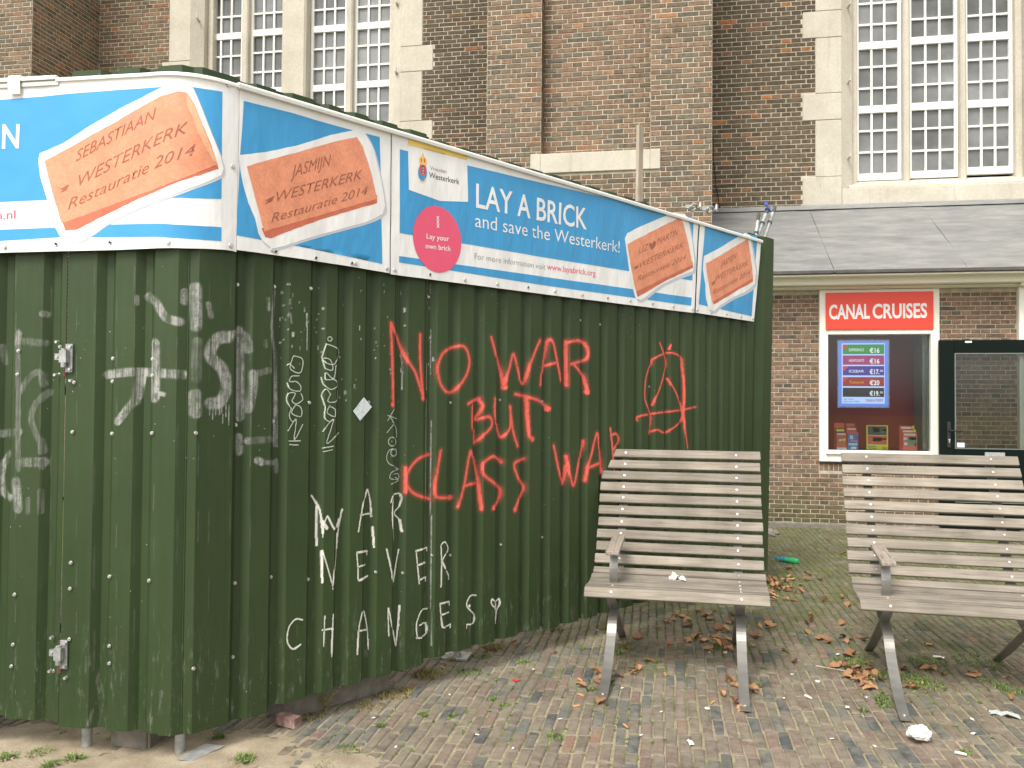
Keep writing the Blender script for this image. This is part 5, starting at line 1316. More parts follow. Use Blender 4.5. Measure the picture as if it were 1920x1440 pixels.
photo_brick(b3, [(1171, 447), (1176, 437), (1200, 425), (1240, 408), (1264, 399), (1284, 401), (1290, 415), (1297, 450), (1302, 490), (1299, 508), (1270, 520), (1240, 535), (1215, 554), (1203, 562), (1193, 560), (1185, 535), (1180, 505), (1175, 475)],
            [(1176, 458), (1205, 443), (1245, 422), (1275, 408), (1281, 420), (1291, 460), (1298, 496), (1245, 522), (1193, 547), (1183, 500)], [(1192, 542), (1245, 516), (1298, 490), (1299, 502), (1250, 526), (1196, 557)],
            [('LIZ', (1197, 476), (1216, 467)), ('MARTIN', (1232, 459), (1271, 440)), ('WESTERKERK', (1199, 503), (1281, 463)), ('Restauratie 2014', (1195, 528), (1285, 486))], (11.5, 11.5, 10.5, 10),
            [(1183, 500), (1189, 501), (1198, 496), (1195, 502), (1188, 506), (1191, 502)])
drape(poly(smooth_poly([(1222, 468), (1217, 459), (1219.5, 455), (1223.5, 457), (1227, 451), (1230, 454), (1229, 461)])), 'printed_heart', 'pbt', b3, .0036)
fix(b3, [(740, 507), (872, 525), (933, 533), (1042, 546), (1093, 553), (1183, 564), (1264, 575), (1299, 580)]); fix(b3, [(806, 515), (990, 539), (1140, 559), (1225, 570)], True)
# banner 4
drape(poly([(1321, 421.7), (1370, 432), (1419.6, 442.7), (1410, 593), (1360, 582), (1310, 570.5)]), 'blue_print', 'blue', b4, .0008)
photo_brick(b4, [(1319, 480), (1345, 467), (1375, 449), (1396, 437), (1405, 440), (1411, 470), (1417, 510), (1415, 532), (1400, 546), (1375, 557), (1350, 572), (1338, 583), (1328, 580), (1323, 560), (1321, 530), (1317, 505)],
            [(1322, 494), (1350, 479), (1380, 461), (1401, 448), (1407, 480), (1412, 521), (1372, 545), (1334, 566), (1327, 530)], [(1332, 560), (1372, 540), (1412, 516), (1411.5, 528), (1375, 549), (1337, 571)],
            [('JASMIJN', (1350, 502), (1381, 484)), ('WESTERKERK', (1340, 527), (1403, 497)), ('Restauratie 2014', (1335, 553), (1406, 514))], (11, 10, 9.5),
            [(1328, 531), (1333, 531), (1340, 525), (1338, 532), (1332, 537), (1335, 532)])
fix(b4, [(1307, 581.5), (1389, 594), (1412, 598)]); fix(b4, [(1334, 587), (1362, 590)], True)
# white cover rail along the top
def rail(q0, q1, z0_, z1_, o0_, o1_, name='top_rail', mat='white'):
    n_ = max(2, int((q1-q0)/.04)); V = []; Fs = []
    for i in range(n_+1):
        q = q0+(q1-q0)*i/n_; p, d = ban.at(q); nn = ban.nrm(q, .03)
        for (o_, z_) in ((o0_, z0_), (o1_, z0_), (o1_, z1_-.006), (o1_-.006, z1_), (o0_, z1_)): V.append((p.x+nn.x*o_, p.y+nn.y*o_, z_))
    for i in range(n_):
        for k in range(5): Fs.append((i*5+k, i*5+(k+1) % 5, (i+1)*5+(k+1) % 5, (i+1)*5+k))
    Fs += [(0, 1, 2, 3, 4), tuple(n_*5+k for k in (4, 3, 2, 1, 0))]
    m = MB(); m.add(V, Fs); return m.build(name, mat, shed)
q10 = ban.hit(107, 150)[0]
MT['railm'] = simple('rail_alu', hexc(.62, .61, .57), .4, .3, var=.1, scale=5, bs=0)
rail(.2, q10, 2.785, 2.803, -.01, .012); rail(.2, q10+.01, 2.762, 2.784, -.004, .006, mat='railm')
rail(q10, qs1-.01, 2.776, 2.792, -.012, .010); rail(qs1-.008, q4b+.01, 2.785, 2.799, -.012, .014); rail(qs1-.008, q4b, 2.772, 2.7845, -.01, .018, mat='railm')
q = ban.hit(34, 155)[0]; pp, d = ban.at(q); nn = ban.nrm(q)
tp = MB(); V = []
for dq in (-.035, .02):
    for (o_, z_) in ((-.012, 2.81), (.014, 2.808), (.018, 2.78), (.012, 2.73), (.010, 2.73), (.012, 2.78), (.012, 2.80)): V.append((pp.x+d.x*dq+nn.x*o_, pp.y+d.y*dq+nn.y*o_, z_))
tp.add(V, [(k, (k+1) % 7, 7+(k+1) % 7, 7+k) for k in range(7)]+[tuple(range(7)), tuple(range(13, 6, -1))]); tp.build('tape', 'cream', shed)
# things sticking up behind the banners
def up(px, py, dist):  # point behind the side of the hoarding
    q, z = shp.hit(px, py); return q, z
def behind(px, py, back):
    base = Path([A0-shp.nrm(sq(1))*back-dsd*3, C0-shp.nrm(sq(1))*back+dsd*3]); q, z = base.hit(px, py); p = base.at(q)[0]; return Vector((p.x, p.y, z))
P1, P2 = behind(1196, 375, .12), behind(1200, 236, .12)
lt = MB(); w_ = .026
d_ = (P2-P1).normalized(); sd_ = Vector((dsd.x, dsd.y, 0)); nn3 = Vector((*shp.nrm(sq(1)), 0))
V = []
P1b = P1-Vector((0, 0, .9))
for p in (P1b, P2):
    for a_, b_ in ((-1, -1), (1, -1), (1, 1), (-1, 1)): V.append(p+sd_*a_*w_+nn3*b_*.012)
lt.add(V, [(0, 1, 2, 3), (4, 7, 6, 5), (0, 4, 5, 1), (1, 5, 6, 2), (2, 6, 7, 3), (3, 7, 4, 0)])
tag(lt.build('wooden_lath', 'lath'), 'pale wooden lath standing up behind the wide banner', 'lath')
def scaffold_pole(xb, yb, xt, yt, r, label, cap=None, back=.1):
    P1, P2 = behind(xb, yb, back), behind(xt, yt, back); d_ = (P2-P1).normalized(); t = thing('scaffold_pole', label, 'scaffold pole', P1)
    MB().tube(P1-d_*1.2, P2, r, n=14).build('pole', 'galv', t)
    MB().tube(P2-d_*.12, P2-d_*.10, r+.004, n=14).tube(P2, P2+d_*.07, r*.95, r*.85, 12).build('coupler', 'leadedge', t)
    return t, P2, d_
t1, P_, d_ = scaffold_pole(1424, 432, 1436, 402, .018, 'scaffold pole with a blue cap at the far end of the hoarding')
MB().tube(P_+d_*.05, P_+d_*.075, .024, .02, 10).box((P_.x-.012, P_.y-.022, P_.z+.07), (P_.x+.014, P_.y+.0, P_.z+.10), .003).build('cap', 'bluebit', t1)
scaffold_pole(1437, 434, 1449, 400, .018, 'grey scaffold pole beside the one with a blue cap')
t2, P_, d_ = scaffold_pole(1419, 428, 1421, 414, .016, 'short rusty scaffold pole end left of the blue capped pole')
# scaffold clamps lying on top
for (px, py, lab) in ((1300, 389, 'ring shaped scaffold clamp on top of the hoarding'), (1331, 393, 'scaffold clamp with a wing nut next to the ring clamp')):
    P = behind(px, py, .05); t = thing('scaffold_clamp', lab, 'clamp', P)
    m = MB()
    for k in range(12):
        a0, a1 = 2*math.pi*k/12, 2*math.pi*(k+1)/12; c_ = lambda a: P+sd_*.035*math.cos(a)+nn3*.02*math.sin(a)*.8+Vector((0, 0, .022*math.sin(a)))
        m.tube(c_(a0), c_(a1), .009, n=6)
    m.build('ring', 'galv', t); MB().tube(P+sd_*.03, P+sd_*.10+Vector((0, 0, .02)), .008).tube(P+sd_*.09, P+sd_*.1+Vector((0, 0, .055)), .011, n=6).box(P+Vector((-.06, -.012, -.01)), P+Vector((-.02, .012, .02)), .004).build('bolt', 'galv', t)
P = behind(1331, 393, .05)

# ------------------------------------------------------------------ benches
def bar(m, pts, x0_, w, th):
    """flat steel bar bent in the side plane; pts (d,z)"""
    n_ = len(pts); V = []
    for i, (d0, z0_) in enumerate(pts):
        a_ = Vector(pts[max(0, i-1)]); b_ = Vector(pts[min(n_-1, i+1)]); t = (b_-a_).normalized(); nr = Vector((-t.y, t.x))*th/2
        for sx_ in (0, w):
            V.append((x0_+sx_, d0+nr.x, z0_+nr.y)); V.append((x0_+sx_, d0-nr.x, z0_-nr.y))
    Fs = []
    for i in range(n_-1):
        a_ = i*4; b_ = a_+4
        Fs += [(a_, b_, b_+2, a_+2), (a_+1, a_+3, b_+3, b_+1), (a_, a_+1, b_+1, b_), (a_+2, b_+2, b_+3, a_+3)]
    Fs += [(0, 2, 3, 1), (n_*4-4, n_*4-3, n_*4-1, n_*4-2)]
    m.add(V, Fs); return m
def spline(P_, n_=6):
    out_ = [P_[0]]; P_ = [np.array(p, float) for p in P_]
    for i in range(len(P_)-1):
        a_, b_ = P_[i], P_[i+1]; p_ = P_[i-1] if i else a_; q_ = P_[i+2] if i+2 < len(P_) else b_
        for k in range(1, n_+1):
            t = k/n_; out_.append(tuple(.5*((2*a_)+(b_-p_)*t+(2*p_-5*a_+4*b_-q_)*t*t+(-p_+3*a_-3*b_+q_)*t**3)))
    return out_
bolt_me = bpy.data.meshes.new('screw'); bm = bmesh.new(); bmesh.ops.create_cone(bm, cap_ends=True, segments=12, radius1=.0072, radius2=.0055, depth=.004)
bm.to_mesh(bolt_me); bm.free(); bolt_me.materials.append(MT['boltm'])
BW = .976
slat_var = []
for k in range(6):
    q_ = random.Random(k); m = LB(); m.box((-BW/2, -.0095, -.0285), (BW/2, .0095, .0285), .003)
    m.v = [(x_+q_.uniform(-.0015, .0015), y_+q_.uniform(-.001, .001)+.002*math.sin(x_*3+k), z_+q_.uniform(-.0012, .0012)) for x_, y_, z_ in m.v]
    me = bpy.data.meshes.new('slat'); me.from_pydata(m.v, [], m.f); bm = bmesh.new(); bm.from_mesh(me)
    for xx in (-.35, -.2, 0, .2, .35): bmesh.ops.bisect_plane(bm, geom=bm.verts[:]+bm.edges[:]+bm.faces[:], plane_co=(xx, 0, 0), plane_no=(1, 0, 0))
    for v in bm.verts: v.co.z += .0016*noise.noise(Vector((v.co.x*4, k*3, v.co.z*5)))
    bmesh.ops.recalc_face_normals(bm, faces=bm.faces); bm.to_mesh(me); bm.free(); me.materials.append(MT['wood']); slat_var.append(me)
def bench(label, loc, rz, seed):
    t = thing('bench', label, 'bench', loc, rz, 'high backed slatted wooden benches on the paving'); q_ = random.Random(seed)
    xm = BW/2-.145
    def slat(d, z, tilt, k):
        o_ = share(slat_var[(k*5+seed) % 6], 'slat', t, (q_.uniform(-.003, .003), d, z), (tilt, 0, q_.uniform(-.003, .003)))
        R_ = Matrix.Rotation(tilt, 3, 'X'); n_ = R_ @ Vector((0, -1, 0))
        for x_ in (-xm, xm):
            P = Vector((x_, d, z))+n_*.011+(R_ @ Vector((0, 0, q_.uniform(-.004, .004))))
            share(bolt_me, 'screw', t, P, n_.to_track_quat('Z', 'Y').to_euler())
    # back: slightly hollow curve
    b0, b1_ = Vector((.497, .532)), Vector((.885, 1.142))
    for k in range(10):
        f = k/9; p = b0+(b1_-b0)*f; bow = .018*math.sin(math.pi*f); nrm_ = Vector((-(b1_-b0).y, (b1_-b0).x)).normalized()
        p = p - nrm_*bow*0; slat(p.x, p.y, -math.atan2(.388, .61)+(.03*(f-.5)), k)
    for k, (d, z, ti) in enumerate(((.385, .483, -1.18), (.312, .461, -1.42), (.240, .453, -1.50), (.168, .450, -1.56), (.096, .449, -1.62), (.030, .430, -.62))): slat(d, z, ti, k+11)
    m = LB()
    for s_ in (-1, 1):
        x0_ = s_*xm-.025
        f1 = spline([(.934, 1.163), (.728, .838), (.536, .533), (.460, .413), (.33, .345), (.12, .275), (.035, .195), (-.07, .115), (-.20, .045), (-.335, .004)])
        f2 = spline([(.77, .004), (.60, .09), (.42, .19), (.25, .285), (.10, .375), (.035, .418)])
        f3 = [(.035, .425), (.10, .436), (.38, .447), (.43, .43)]
        m1 = LB(); bar(m1, f1, x0_+.0, .05, .011); bar(m1, [(-.335, .005), (-.40, .004)], x0_, .05, .009); m1.build('frame', 'steel', t)
        m2 = LB(); bar(m2, f2, x0_-.004, .048, .011); m2.build('leg', 'steel', t)
        m3 = LB(); bar(m3, f3, x0_, .05, .008); m3.build('seat_rail', 'steel', t)
        me_ = share(bolt_me, 'screw', t, (s_*xm, -.35, .011), (0, 0, 0), (1, 1, 1))
    # single armrest on the left
    x0_ = -xm-.025
    ma = LB(); bar(ma, spline([(.165, .455), (.155, .54), (.185, .63)]), x0_+.002, .046, .010); ma.build('armrest_post', 'steel', t)
    ab = LB(); ab.add([(x0_-.012, -.02, .628), (x0_+.062, -.02, .628), (x0_+.062, .53, .66), (x0_-.012, .53, .66), (x0_-.012, -.02, .652), (x0_+.062, -.02, .652), (x0_+.062, .53, .684), (x0_-.012, .53, .684)],
                      [(0, 3, 2, 1), (4, 5, 6, 7), (0, 1, 5, 4), (1, 2, 6, 5), (2, 3, 7, 6), (3, 0, 4, 7)])
    ab.v = [(x_, .02+(y_+.02)*.72+.04, z_+.0) for x_, y_, z_ in ab.v]
    a_ = ab.build('armrest', MT['wood2'], t); bv = a_.modifiers.new('b', 'BEVEL'); bv.width = .006; bv.segments = 2
    return t
MT['wood2'] = wood_mat('weathered_armrest', hexc(.33, .29, .25), hexc(.16, .14, .115), 1)
bench('slatted wooden bench in front of the green hoarding, paper tissue on its seat', (.0543, 4.6499, 0), -.0437, 1)
bench('slatted wooden bench at the right, in front of the ticket shop', (1.4785, 4.6244, 0), -.0823, 4)

# ------------------------------------------------------------------ litter, leaves, weeds
def crumple(seed, r, sq_=.6, n_=3):
    bm = bmesh.new(); bmesh.ops.create_icosphere(bm, subdivisions=n_, radius=r); q_ = random.Random(seed); o_ = q_.random()*50
    for v in bm.verts:
        d_ = v.co.normalized(); k = 1+.38*noise.noise(d_*1.7+Vector((o_, 0, 0)))-.42*abs(noise.noise(d_*3.2+Vector((o_, 3, 0))))-.16*abs(noise.noise(d_*8+Vector((0, o_, 3))))
        v.co = d_*r*k; v.co.z *= sq_
    mz_ = min(v.co.z for v in bm.verts)
    for v in bm.verts: v.co.z -= mz_
    me = bpy.data.meshes.new('crumpled_paper'); bm.to_mesh(me); bm.free(); return me
me = crumple(3, .047, .66, 4); me.materials.append(MT['paper']); P = onZ(1724, 1389, .0)
o = bpy.data.objects.new('crumpled_paper', me); COL.objects.link(o); o.location = (P.x, P.y, .004); o.scale = (1.15, 1, 1); tag(o, 'crumpled white paper bag on the paving in front of the right bench', 'paper')
# tissue on the bench seat
m = MB(); q_ = random.Random(8); n_ = 14; V = []; P = onZ(1270, 1086, .468)
for j in range(n_+1):
    for i in range(n_+1):
        u, v = i/n_-.5, j/n_-.5; h = .03*abs(noise.noise(Vector((u*5, v*5, 1))))+.028*max(0, 1-7*abs(u+.12+v*.3))
        V.append((P.x+u*.085*(1+.4*noise.noise(Vector((v*4, 0, 2)))), P.y+v*.05+u*-.03, .466+h))
m.add(V, [(j*(n_+1)+i, j*(n_+1)+i+1, (j+1)*(n_+1)+i+1, (j+1)*(n_+1)+i) for j in range(n_) for i in range(n_)])
o = m.build('paper_tissue', 'paper'); md = o.modifiers.new('t', 'SOLIDIFY'); md.thickness = .001; tag(o, 'white paper tissue lying on the seat of the left bench', 'tissue')
# green bottle
Pa, Pb_ = onZ(1453, 1046, .03), onZ(1497, 1053, .03); ax = (Pb_-Pa).normalized(); L = (Pb_-Pa).length
bt = thing('plastic_bottle', 'crushed green plastic bottle with a blue cap on the paving by the wall', 'bottle', (Pa.x, Pa.y, 0))
s_ = L/.30
pr_ = [(.025, .012), (.045, .014), (.08, .028), (.11, .033), (.14, .033), (.16, .025), (.185, .030), (.23, .034), (.27, .034), (.29, .028), (.30, .012)]
m = MB(); m.lathe([(h*s_, r*s_) for h, r in pr_], Pa, ax, 20); m.v = [(x_, y_, max(.003, z_)) for x_, y_, z_ in m.v]; m.smooth = True; m.build('bottle_body', 'pet', bt)
MB().lathe([(0, .014*s_), (.024*s_, .014*s_)], Pa, ax, 14).build('cap', 'bluebit', bt)
m = MB(); m.lathe([(.085*s_, .031*s_), (.11*s_, .0345*s_), (.14*s_, .0345*s_)], Pa, ax, 20); m.build('bottle_label', 'bluebit', bt)
m = MB(); m.lathe([(.105*s_, .0355*s_), (.12*s_, .0355*s_)], Pa, ax, 20); m.build('bottle_label', 'green', bt)
# small litter
def small(px, py, kind, label, cat, mat, s_=1., rz=None, group=None):
    P = onZ(px, py, .008); m = LB(); rz = rnd.uniform(0, 3) if rz is None else rz
    z0_ = gh(P.x, P.y)+.002
    if kind == 'butt':
        m.tube((-.014*s_, 0, .004), (.005*s_, 0, .0045), .004*s_, n=8); m.tube((.005*s_, 0, .0045), (.016*s_, .001, .004), .0041*s_, .003*s_, n=8)
    elif kind == 'cap': m.lathe([(0, .013*s_), (.004, .0135*s_), (.007, .011*s_)], (0, 0, 0), (.1, .05, 1), 14)
    elif kind == 'scrap':
        q_ = random.Random(int(px)); n_ = 5; V = []
        for j in range(n_+1):
            for i in range(n_+1):
                u, v = i/n_-.5, j/n_-.5
                V.append((u*.04*s_*(1+.3*q_.random()), v*.022*s_, .003+.010*s_*abs(noise.noise(Vector((u*4+px, v*4, 1))))))
        m.add(V, [(j*(n_+1)+i, j*(n_+1)+i+1, (j+1)*(n_+1)+i+1, (j+1)*(n_+1)+i) for j in range(n_) for i in range(n_)])
    elif kind == 'stick': m.tube((-.06*s_, 0, .004), (.06*s_, 0, .006), .0028, .002, 6)
    elif kind == 'petal':
        V = [(.018*s_*math.cos(a_*.7854)*(1.3 if a_ % 8 == 0 else 1), .013*s_*math.sin(a_*.7854), .006+.004*math.cos(a_*1.57)) for a_ in range(8)]; m.add(V+[(0, 0, .003)], [(k, (k+1) % 8, 8) for k in range(8)])
    o_ = m.build(cat.replace(' ', '_'), mat); o_.location = (P.x, P.y, z0_); o_.rotation_euler = (0, 0, rz); tag(o_, label, cat, group)
    if kind in ('scrap', 'petal'): md_ = o_.modifiers.new('t', 'SOLIDIFY'); md_.thickness = .0012
    return o_
small(968, 1272, 'petal', 'bright red petal lying on the paving left of the left bench', 'petal', 'redbit', 1.15)
small(1256, 1206, 'scrap', 'small red plastic scrap under the seat of the left bench', 'plastic scrap', 'redbit', .8)
small(1326, 1325, 'cap', 'white bottle cap between the front feet of the left bench', 'bottle cap', 'paper', 1)
small(1589, 1322, 'scrap', 'small white paper scrap left of the right bench front foot', 'paper scrap', 'paper', .75)
small(1625, 1304, 'cap', 'grey bottle cap beside the front leg of the right bench', 'bottle cap', 'boltm', 1)
small(1533, 1274, 'cap', 'white bottle cap on the paving between the two benches', 'bottle cap', 'paper', .95)
small(1884, 1339, 'scrap', 'crumpled strip of clear grey film at the lower right of the paving', 'plastic film', simple('film', hexc(.45, .47, .47), .2), 2.6, -.35)
small(1823, 1347, 'scrap', 'little white scrap left of the clear film strip', 'paper scrap', 'paper', .6)
small(1825, 1374, 'scrap', 'little white scrap right of the crumpled paper bag', 'paper scrap', 'paper', .6)
small(1801, 1411, 'butt', 'white cigarette end nearest the lower right corner', 'cigarette end', 'paper', 1.5, -.5)
small(1295, 1391, 'scrap', 'torn white paper twist on the paving below the left bench', 'paper scrap', 'paper', 1.)
small(1360, 1222, 'scrap', 'white scrap among brown leaves behind the right leg of the left bench', 'paper scrap', 'paper', .9)
small(1571, 1226, 'scrap', 'white scrap on the moss beside the right bench rear foot', 'paper scrap', 'paper', .7)
small(1760, 1231, 'scrap', 'pale crumpled scrap on the moss under the right bench', 'paper scrap', 'paper', 1.2)
small(1561, 1252, 'stick', 'pale wooden stick lying between the two benches', 'stick', 'lath', 1.5, -.45)
small(425, 1410, 'cap', 'yellow orange bottle cap on the sand by the pipe post', 'bottle cap', 'yellow', 1.1)
small(1515, 1303, 'butt', 'white and orange cigarette end between the two benches', 'cigarette end', 'paper', 1.5, -1)
for (x_, y_) in ((1080, 1322), (1090, 1301), (1088, 1272), (1247, 1262), (1173, 1359), (1389, 1328), (1337, 1314), (1618, 1272), (830, 1250), (990, 1210), (1730, 1280)):
    small(x_, y_, 'butt', 'small orange cigarette filter dropped on the brick paving', 'cigarette end', 'orange', 1.25, group='orange cigarette filters on the paving')
for (x_, y_) in ((843, 1300), (962, 1402), (1202, 1376), (742, 1400), (1050, 1346), (1167, 1286), (1000, 1252), (1240, 1330), (1470, 1305), (1485, 1262), (1640, 1395), (895, 1375), (1330, 1222), (1120, 1180), (700, 1345), (1560, 1380), (1700, 1200)):
    small(x_, y_, 'scrap', 'tiny pale paper crumb scattered on the brick paving', 'paper scrap', 'paper', .38, group='tiny paper crumbs on the paving')
# fallen leaves
leafm = []
for k in range(7):
    q_ = random.Random(20+k); nu, nv = 10, 4; V = []; Fs = []
    for i in range(nu+1):
        u = i/nu; w = .55*math.sin(math.pi*min(1, u**.8))*(1+.12*math.sin(u*19+k)); 
        for j in range(nv+1):
            v = (j/nv-.5)*2; z = .13*(abs(v)**1.4)*(.6+.7*q_.random()*.3+.3*k/6)*w*2+.13*math.sin(u*3+k)+.10*noise.noise(Vector((u*5, v*3, k*3.3)))+.10*math.sin(v*2.2+k*2)
            V.append(((u-.5), v*w*.62*(1-.25*(k % 3)/2), z))
    Fs = [(i*(nv+1)+j, i*(nv+1)+j+1, (i+1)*(nv+1)+j+1, (i+1)*(nv+1)+j) for i in range(nu) for j in range(nv)]
    n0 = len(V); V += [(-.5, 0, .1), (-.72, .02, .12), (-.72, .045, .12), (-.5, .025, .1)]; Fs.append((n0, n0+1, n0+2, n0+3))
    mz_ = min(v[2] for v in V); V = [(a_, b_, c_-mz_) for a_, b_, c_ in V]
    for mt in ('leaf', 'leafy'):
        me = bpy.data.meshes.new('fallen_leaf'); me.from_pydata(V, [], Fs); me.materials.append(MT[mt]); me.polygons.foreach_set('use_smooth', [True]*len(Fs)); leafm.append(me)
def leaf(px, py, s_, lab, grp, yel_=False):
    P = onZ(px, py, 0.); k = rnd.randrange(7)*2+(1 if yel_ else 0)
    o_ = bpy.data.objects.new('fallen_leaf', leafm[k]); COL.objects.link(o_); s_ *= rnd.uniform(.8, 1.2)
    o_.location = (P.x, P.y, gh(P.x, P.y)+.002); o_.scale = (s_, s_*rnd.uniform(.8, 1.2), s_*rnd.uniform(.7, 1.2)); o_.rotation_euler = (rnd.uniform(-.3, .3), rnd.uniform(-.3, .3), rnd.uniform(0, 6.28))
    tag(o_, lab, 'leaf', grp); return o_
LG = [('dry brown leaf in the heap behind the left bench', 'leaves heaped behind the left bench', [(1428, 1083), (1440, 1088), (1447, 1095), (1452, 1084), (1460, 1092), (1466, 1100), (1437, 1100), (1450, 1107), (1478, 1103), (1490, 1107), (1444, 1080), (1424, 1090), (1500, 1106), (1362, 1078), (1370, 1083), (1356, 1083), (1376, 1076), (1350, 1079), (1385, 1081), (1405, 1085), (1457, 1104), (1470, 1088), (1413, 1079), (1432, 1094), (1443, 1104), (1484, 1098)]),
      ('curled brown leaf on the paving under the left bench', 'leaves under the left bench', [(1310, 1143), (1332, 1148), (1331, 1160), (1280, 1152), (1290, 1158), (1263, 1156), (1283, 1164), (1350, 1176), (1362, 1180), (1300, 1198), (1308, 1194), (1291, 1200), (1320, 1201), (1352, 1200), (1360, 1205), (1368, 1211), (1343, 1207), (1355, 1212), (1370, 1197), (1375, 1163), (1233, 1174), (1250, 1165), (1270, 1148), (1345, 1190), (1380, 1186), (1287, 1172), (1322, 1152), (1375, 1150), (1340, 1196), (1378, 1202), (1366, 1218), (1330, 1215)]),
      ('crisp brown leaf lying near the front legs of the left bench', 'leaves by the front legs of the left bench', [(1120, 1262), (1160, 1265), (1186, 1254), (1192, 1260), (1196, 1251), (1119, 1275), (1089, 1284), (1366, 1276), (1374, 1280), (1381, 1283), (1410, 1288), (1412, 1294), (1379, 1315), (1391, 1325), (1354, 1300), (1216, 1237), (1198, 1193), (1122, 1312), (1130, 1266)]),
      ('orange brown leaf on the open paving between the benches', 'leaves on the paving between the benches', [(1473, 1121), (1488, 1122), (1501, 1094), (1538, 1029), (1516, 1076), (1537, 1084), (1485, 1083), (1548, 1123), (1519, 1155), (1513, 1167), (1521, 1166), (1426, 1172), (1444, 1170), (1445, 1180), (1412, 1189), (1418, 1193), (1515, 1186), (1545, 1200), (1536, 1198), (1471, 1218), (1492, 1237), (1581, 1168), (1590, 1131), (1582, 1116), (1410, 1208), (1422, 1195), (1510, 1084), (1479, 1065), (1540, 1196), (1552, 1203), (1450, 1121), (1580, 1037), (1450, 1112)]),
      ('brown leaf in the moss around the right bench front leg', 'leaves around the right bench front leg', [(1568, 1246), (1577, 1243), (1585, 1248), (1590, 1229), (1599, 1226), (1583, 1192), (1595, 1200), (1617, 1198), (1622, 1201), (1612, 1195), (1600, 1262), (1609, 1266), (1618, 1270), (1628, 1258), (1639, 1262), (1590, 1265), (1604, 1274), (1621, 1264), (1627, 1288), (1676, 1262), (1691, 1252), (1633, 1246), (1706, 1283), (1716, 1288), (1650, 1272), (1610, 1255), (1633, 1274), (1624, 1281)]),
      ('brown leaf lying under the seat of the right bench', 'leaves under the right bench seat', [(1724, 1249), (1735, 1253), (1746, 1255), (1743, 1208), (1770, 1263), (1741, 1251), (1895, 1305), (1664, 1199), (1827, 1265), (1889, 1270)])]
for lab, grp, pts in LG:
    for (x_, y_) in pts:
        leaf(x_+rnd.uniform(-2, 2), y_+4, .066, lab, grp)
        if ('heap' in lab or 'under the left' in lab or 'moss' in lab) and rnd.random() < .75: leaf(x_+rnd.uniform(-9, 9), y_+4+rnd.uniform(-4, 4), .046, lab, grp)
for (x_, y_, lab) in ((1471, 1106, 'yellow leaf on top of the brown leaf heap behind the left bench'), (1826, 1266, 'pale yellow leaf standing alone under the right bench'), (1481, 1083, 'yellowish leaf just below the green bottle')): leaf(x_, y_, .07, lab, None, True)
for (x_, y_) in ((285, 1373), (665, 1308), (964, 1210), (1040, 1225)): leaf(x_, y_, .05, 'single brown leaf on the ground beside the hoarding', 'leaves beside the hoarding')

cb = MB(); zz = [onY(x_, y_, YW-.03) for x_, y_ in ((1337, 250), (1338, 300), (1342, 340), (1350, 392))]
for a_, b_ in zip(zz, zz[1:]): cb.tube(a_, b_, .006, n=6)
tag(cb.build('cable', 'dark'), 'thin dark cable hanging down the church wall beside the pier', 'cable')
# weeds: tufts of blades and moss in the joints
def tuft(m, P, r, h, n_, spread=1.):
    for k in range(n_):
        a_ = rnd.uniform(0, 6.28); rr0 = r*math.sqrt(rnd.random()); x_, y_ = P[0]+rr0*math.cos(a_), P[1]+rr0*math.sin(a_)
        b_ = rnd.uniform(0, 6.28); l = h*rnd.uniform(.5, 1.2); w = .0022+.0016*rnd.random(); dx_, dy_ = math.cos(b_), math.sin(b_); t_ = spread*rnd.uniform(.3, 1.1)
        z_ = gh(x_, y_)-.006
        m.add([(x_-dy_*w, y_+dx_*w, z_), (x_+dy_*w, y_-dx_*w, z_), (x_+dx_*l*t_*.5+dy_*w*.8, y_+dy_*l*t_*.5-dx_*w*.8, z_+l*.7), (x_+dx_*l*t_*.5-dy_*w*.8, y_+dy_*l*t_*.5+dx_*w*.8, z_+l*.7), (x_+dx_*l*t_, y_+dy_*l*t_, z_+l*.85)], [(0, 1, 2, 3), (3, 2, 4)])
wd = MB()
G1 = [(1290, 1060, .05), (72, 1414, .06), (15, 1420, .05), (140, 1424, .045), (458, 1425, .05), (410, 1385, .02), (95, 1436, .04), (222, 1388, .03)]
for (x_, y_, r) in G1[1:]: tuft(wd, onZ(x_, y_+2), r*.75, .03, 170, 1.3); tuft(wd, onZ(x_+rnd.uniform(-14, 14), y_+rnd.uniform(-5, 5)), r*.8, .018, 90, 1.3)
GR = [(730, 1250, .13, 260), (880, 1260, .09, 180), (905, 1230, .07, 130), (660, 1410, .05, 80), (650, 1402, .05, 80), (715, 1360, .03, 60), (795, 1340, .035, 70), (850, 1342, .03, 70), (945, 1322, .04, 120), (1040, 1382, .05, 120), (1110, 1290, .04, 100), (1140, 1275, .05, 140), (1092, 1218, .03, 70), (1225, 1240, .06, 140), (1160, 1225, .05, 130), (1342, 1215, .06, 180), (1431, 1254, .02, 40), (1600, 1240, .14, 520), (1640, 1265, .12, 420), (1700, 1270, .15, 520), (1740, 1285, .12, 360), (1740, 1240, .14, 320), (1660, 1310, .08, 240), (1655, 1320, .05, 120), (1830, 1240, .18, 420), (1890, 1290, .10, 260), (1860, 1280, .08, 160), (1420, 1285, .03, 60), (1812, 1410, .03, 60), (1620, 1330, .03, 50), (1460, 1100, .05, 60), (1590, 1180, .04, 60), (925, 1310, .03, 50), (610, 1440, .06, 60), (980, 1240, .05, 70)]
for (x_, y_, r, n_) in GR: tuft(wd, onZ(x_, y_), r*.8, .018, n_)
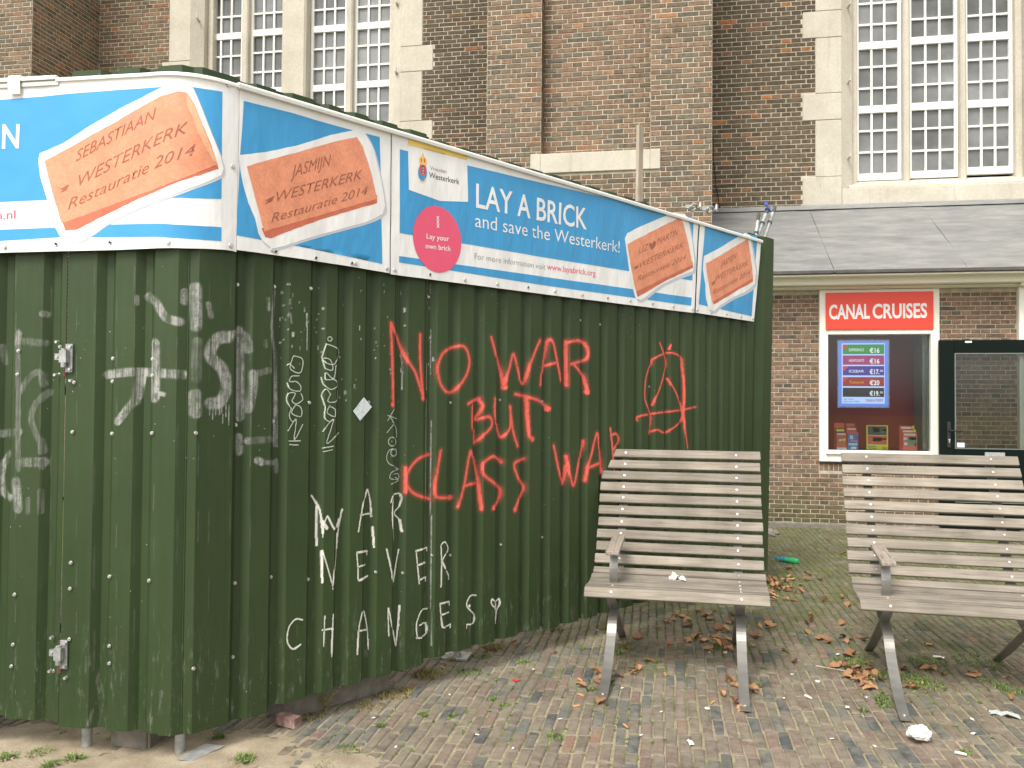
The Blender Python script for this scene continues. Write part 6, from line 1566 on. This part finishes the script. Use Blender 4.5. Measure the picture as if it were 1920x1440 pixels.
# sparse growth following the joints
for k in range(4200):
    y_ = rnd.uniform(3.3, 9.8); x_ = rnd.uniform(-2.2, 4.8); x_ = -5.2+round((x_+5.2)/(PW+GAP*.62))*(PW+GAP*.62)-GAP*.3
    if noise.noise(Vector((x_*.9, y_*.9, 11)))+.25*noise.noise(Vector((x_*4, y_*4, 2))) < .02: continue
    tuft(wd, (x_, y_+rnd.uniform(-.02, .02)), .010, .011, 8)
o = wd.build('weeds', 'weed', kind='stuff', recalc=False); tag(o, 'small green weeds and moss growing in the joints of the paving', 'weeds')
wd = MB()
for (x_, y_, r, n_, h) in ((850, 1235, .05, 120, .03), (925, 1215, .07, 220, .03), (800, 1265, .08, 260, .03), (740, 1300, .10, 260, .022), (690, 1325, .08, 160, .02), (1040, 1180, .05, 120, .03), (1175, 1215, .05, 160, .03), (260, 1375, .05, 160, .035), (100, 1380, .05, 120, .03), (310, 1395, .04, 60, .02), (600, 1310, .05, 60, .02), (585, 1345, .06, 90, .02), (430, 1440, .04, 60, .02)): tuft(wd, onZ(x_, y_), r, h, n_)
o = wd.build('dry_grass', 'weeddry', kind='stuff', recalc=False); tag(o, 'dry yellow grass along the foot of the hoarding', 'dry grass')
# thin weed by the corner
P = onZ(612, 1335); wt = thing('weed_plant', 'thin upright weed growing at the hoarding corner by the concrete beam', 'plant', (P.x, P.y, 0))
st = MB(); lf = MB()
for (dx_, hh, ln) in ((-.07, .17, -.05), (.0, .20, .015), (-.03, .13, .0), (.02, .12, .05)):
    p_ = Vector((P.x, P.y, 0))
    for k in range(8):
        q2 = Vector((P.x+dx_*((k+1)/8)+ln*((k+1)/8)**2, P.y, hh*(k+1)/8)); st.tube(p_, q2, .0016, n=5, caps=False); p_ = q2
        for _ in range(5):
            d_ = Vector((rnd.uniform(-1, 1), rnd.uniform(-1, 1), rnd.uniform(0, 1)))*.018; s2 = Vector((-d_.y, d_.x, 0))*.22
            lf.add([p_, p_+d_*.5+s2, p_+d_, p_+d_*.5-s2], [(0, 1, 2, 3)])
st.build('stem', 'weeddry', wt); lf.build('leaves', 'weeddry', wt, kind='stuff', recalc=False)
# pebbles of rubble where hoarding meets wall
P = onZ(1440, 1002); rb = MB()
for k in range(26):
    x_, y_ = P.x+rnd.uniform(-.35, .12), P.y+rnd.uniform(-.15, .2); r = rnd.uniform(.02, .05)
    rb.lathe([(0, r*.8), (r*.5, r), (r, r*.4)], (x_, y_, .0), (rnd.uniform(-.4, .4), rnd.uniform(-.4, .4), 1), 7)
o = rb.build('rubble', 'conc', kind='stuff'); tag(o, 'small heap of grey rubble where the hoarding meets the shop wall', 'rubble')
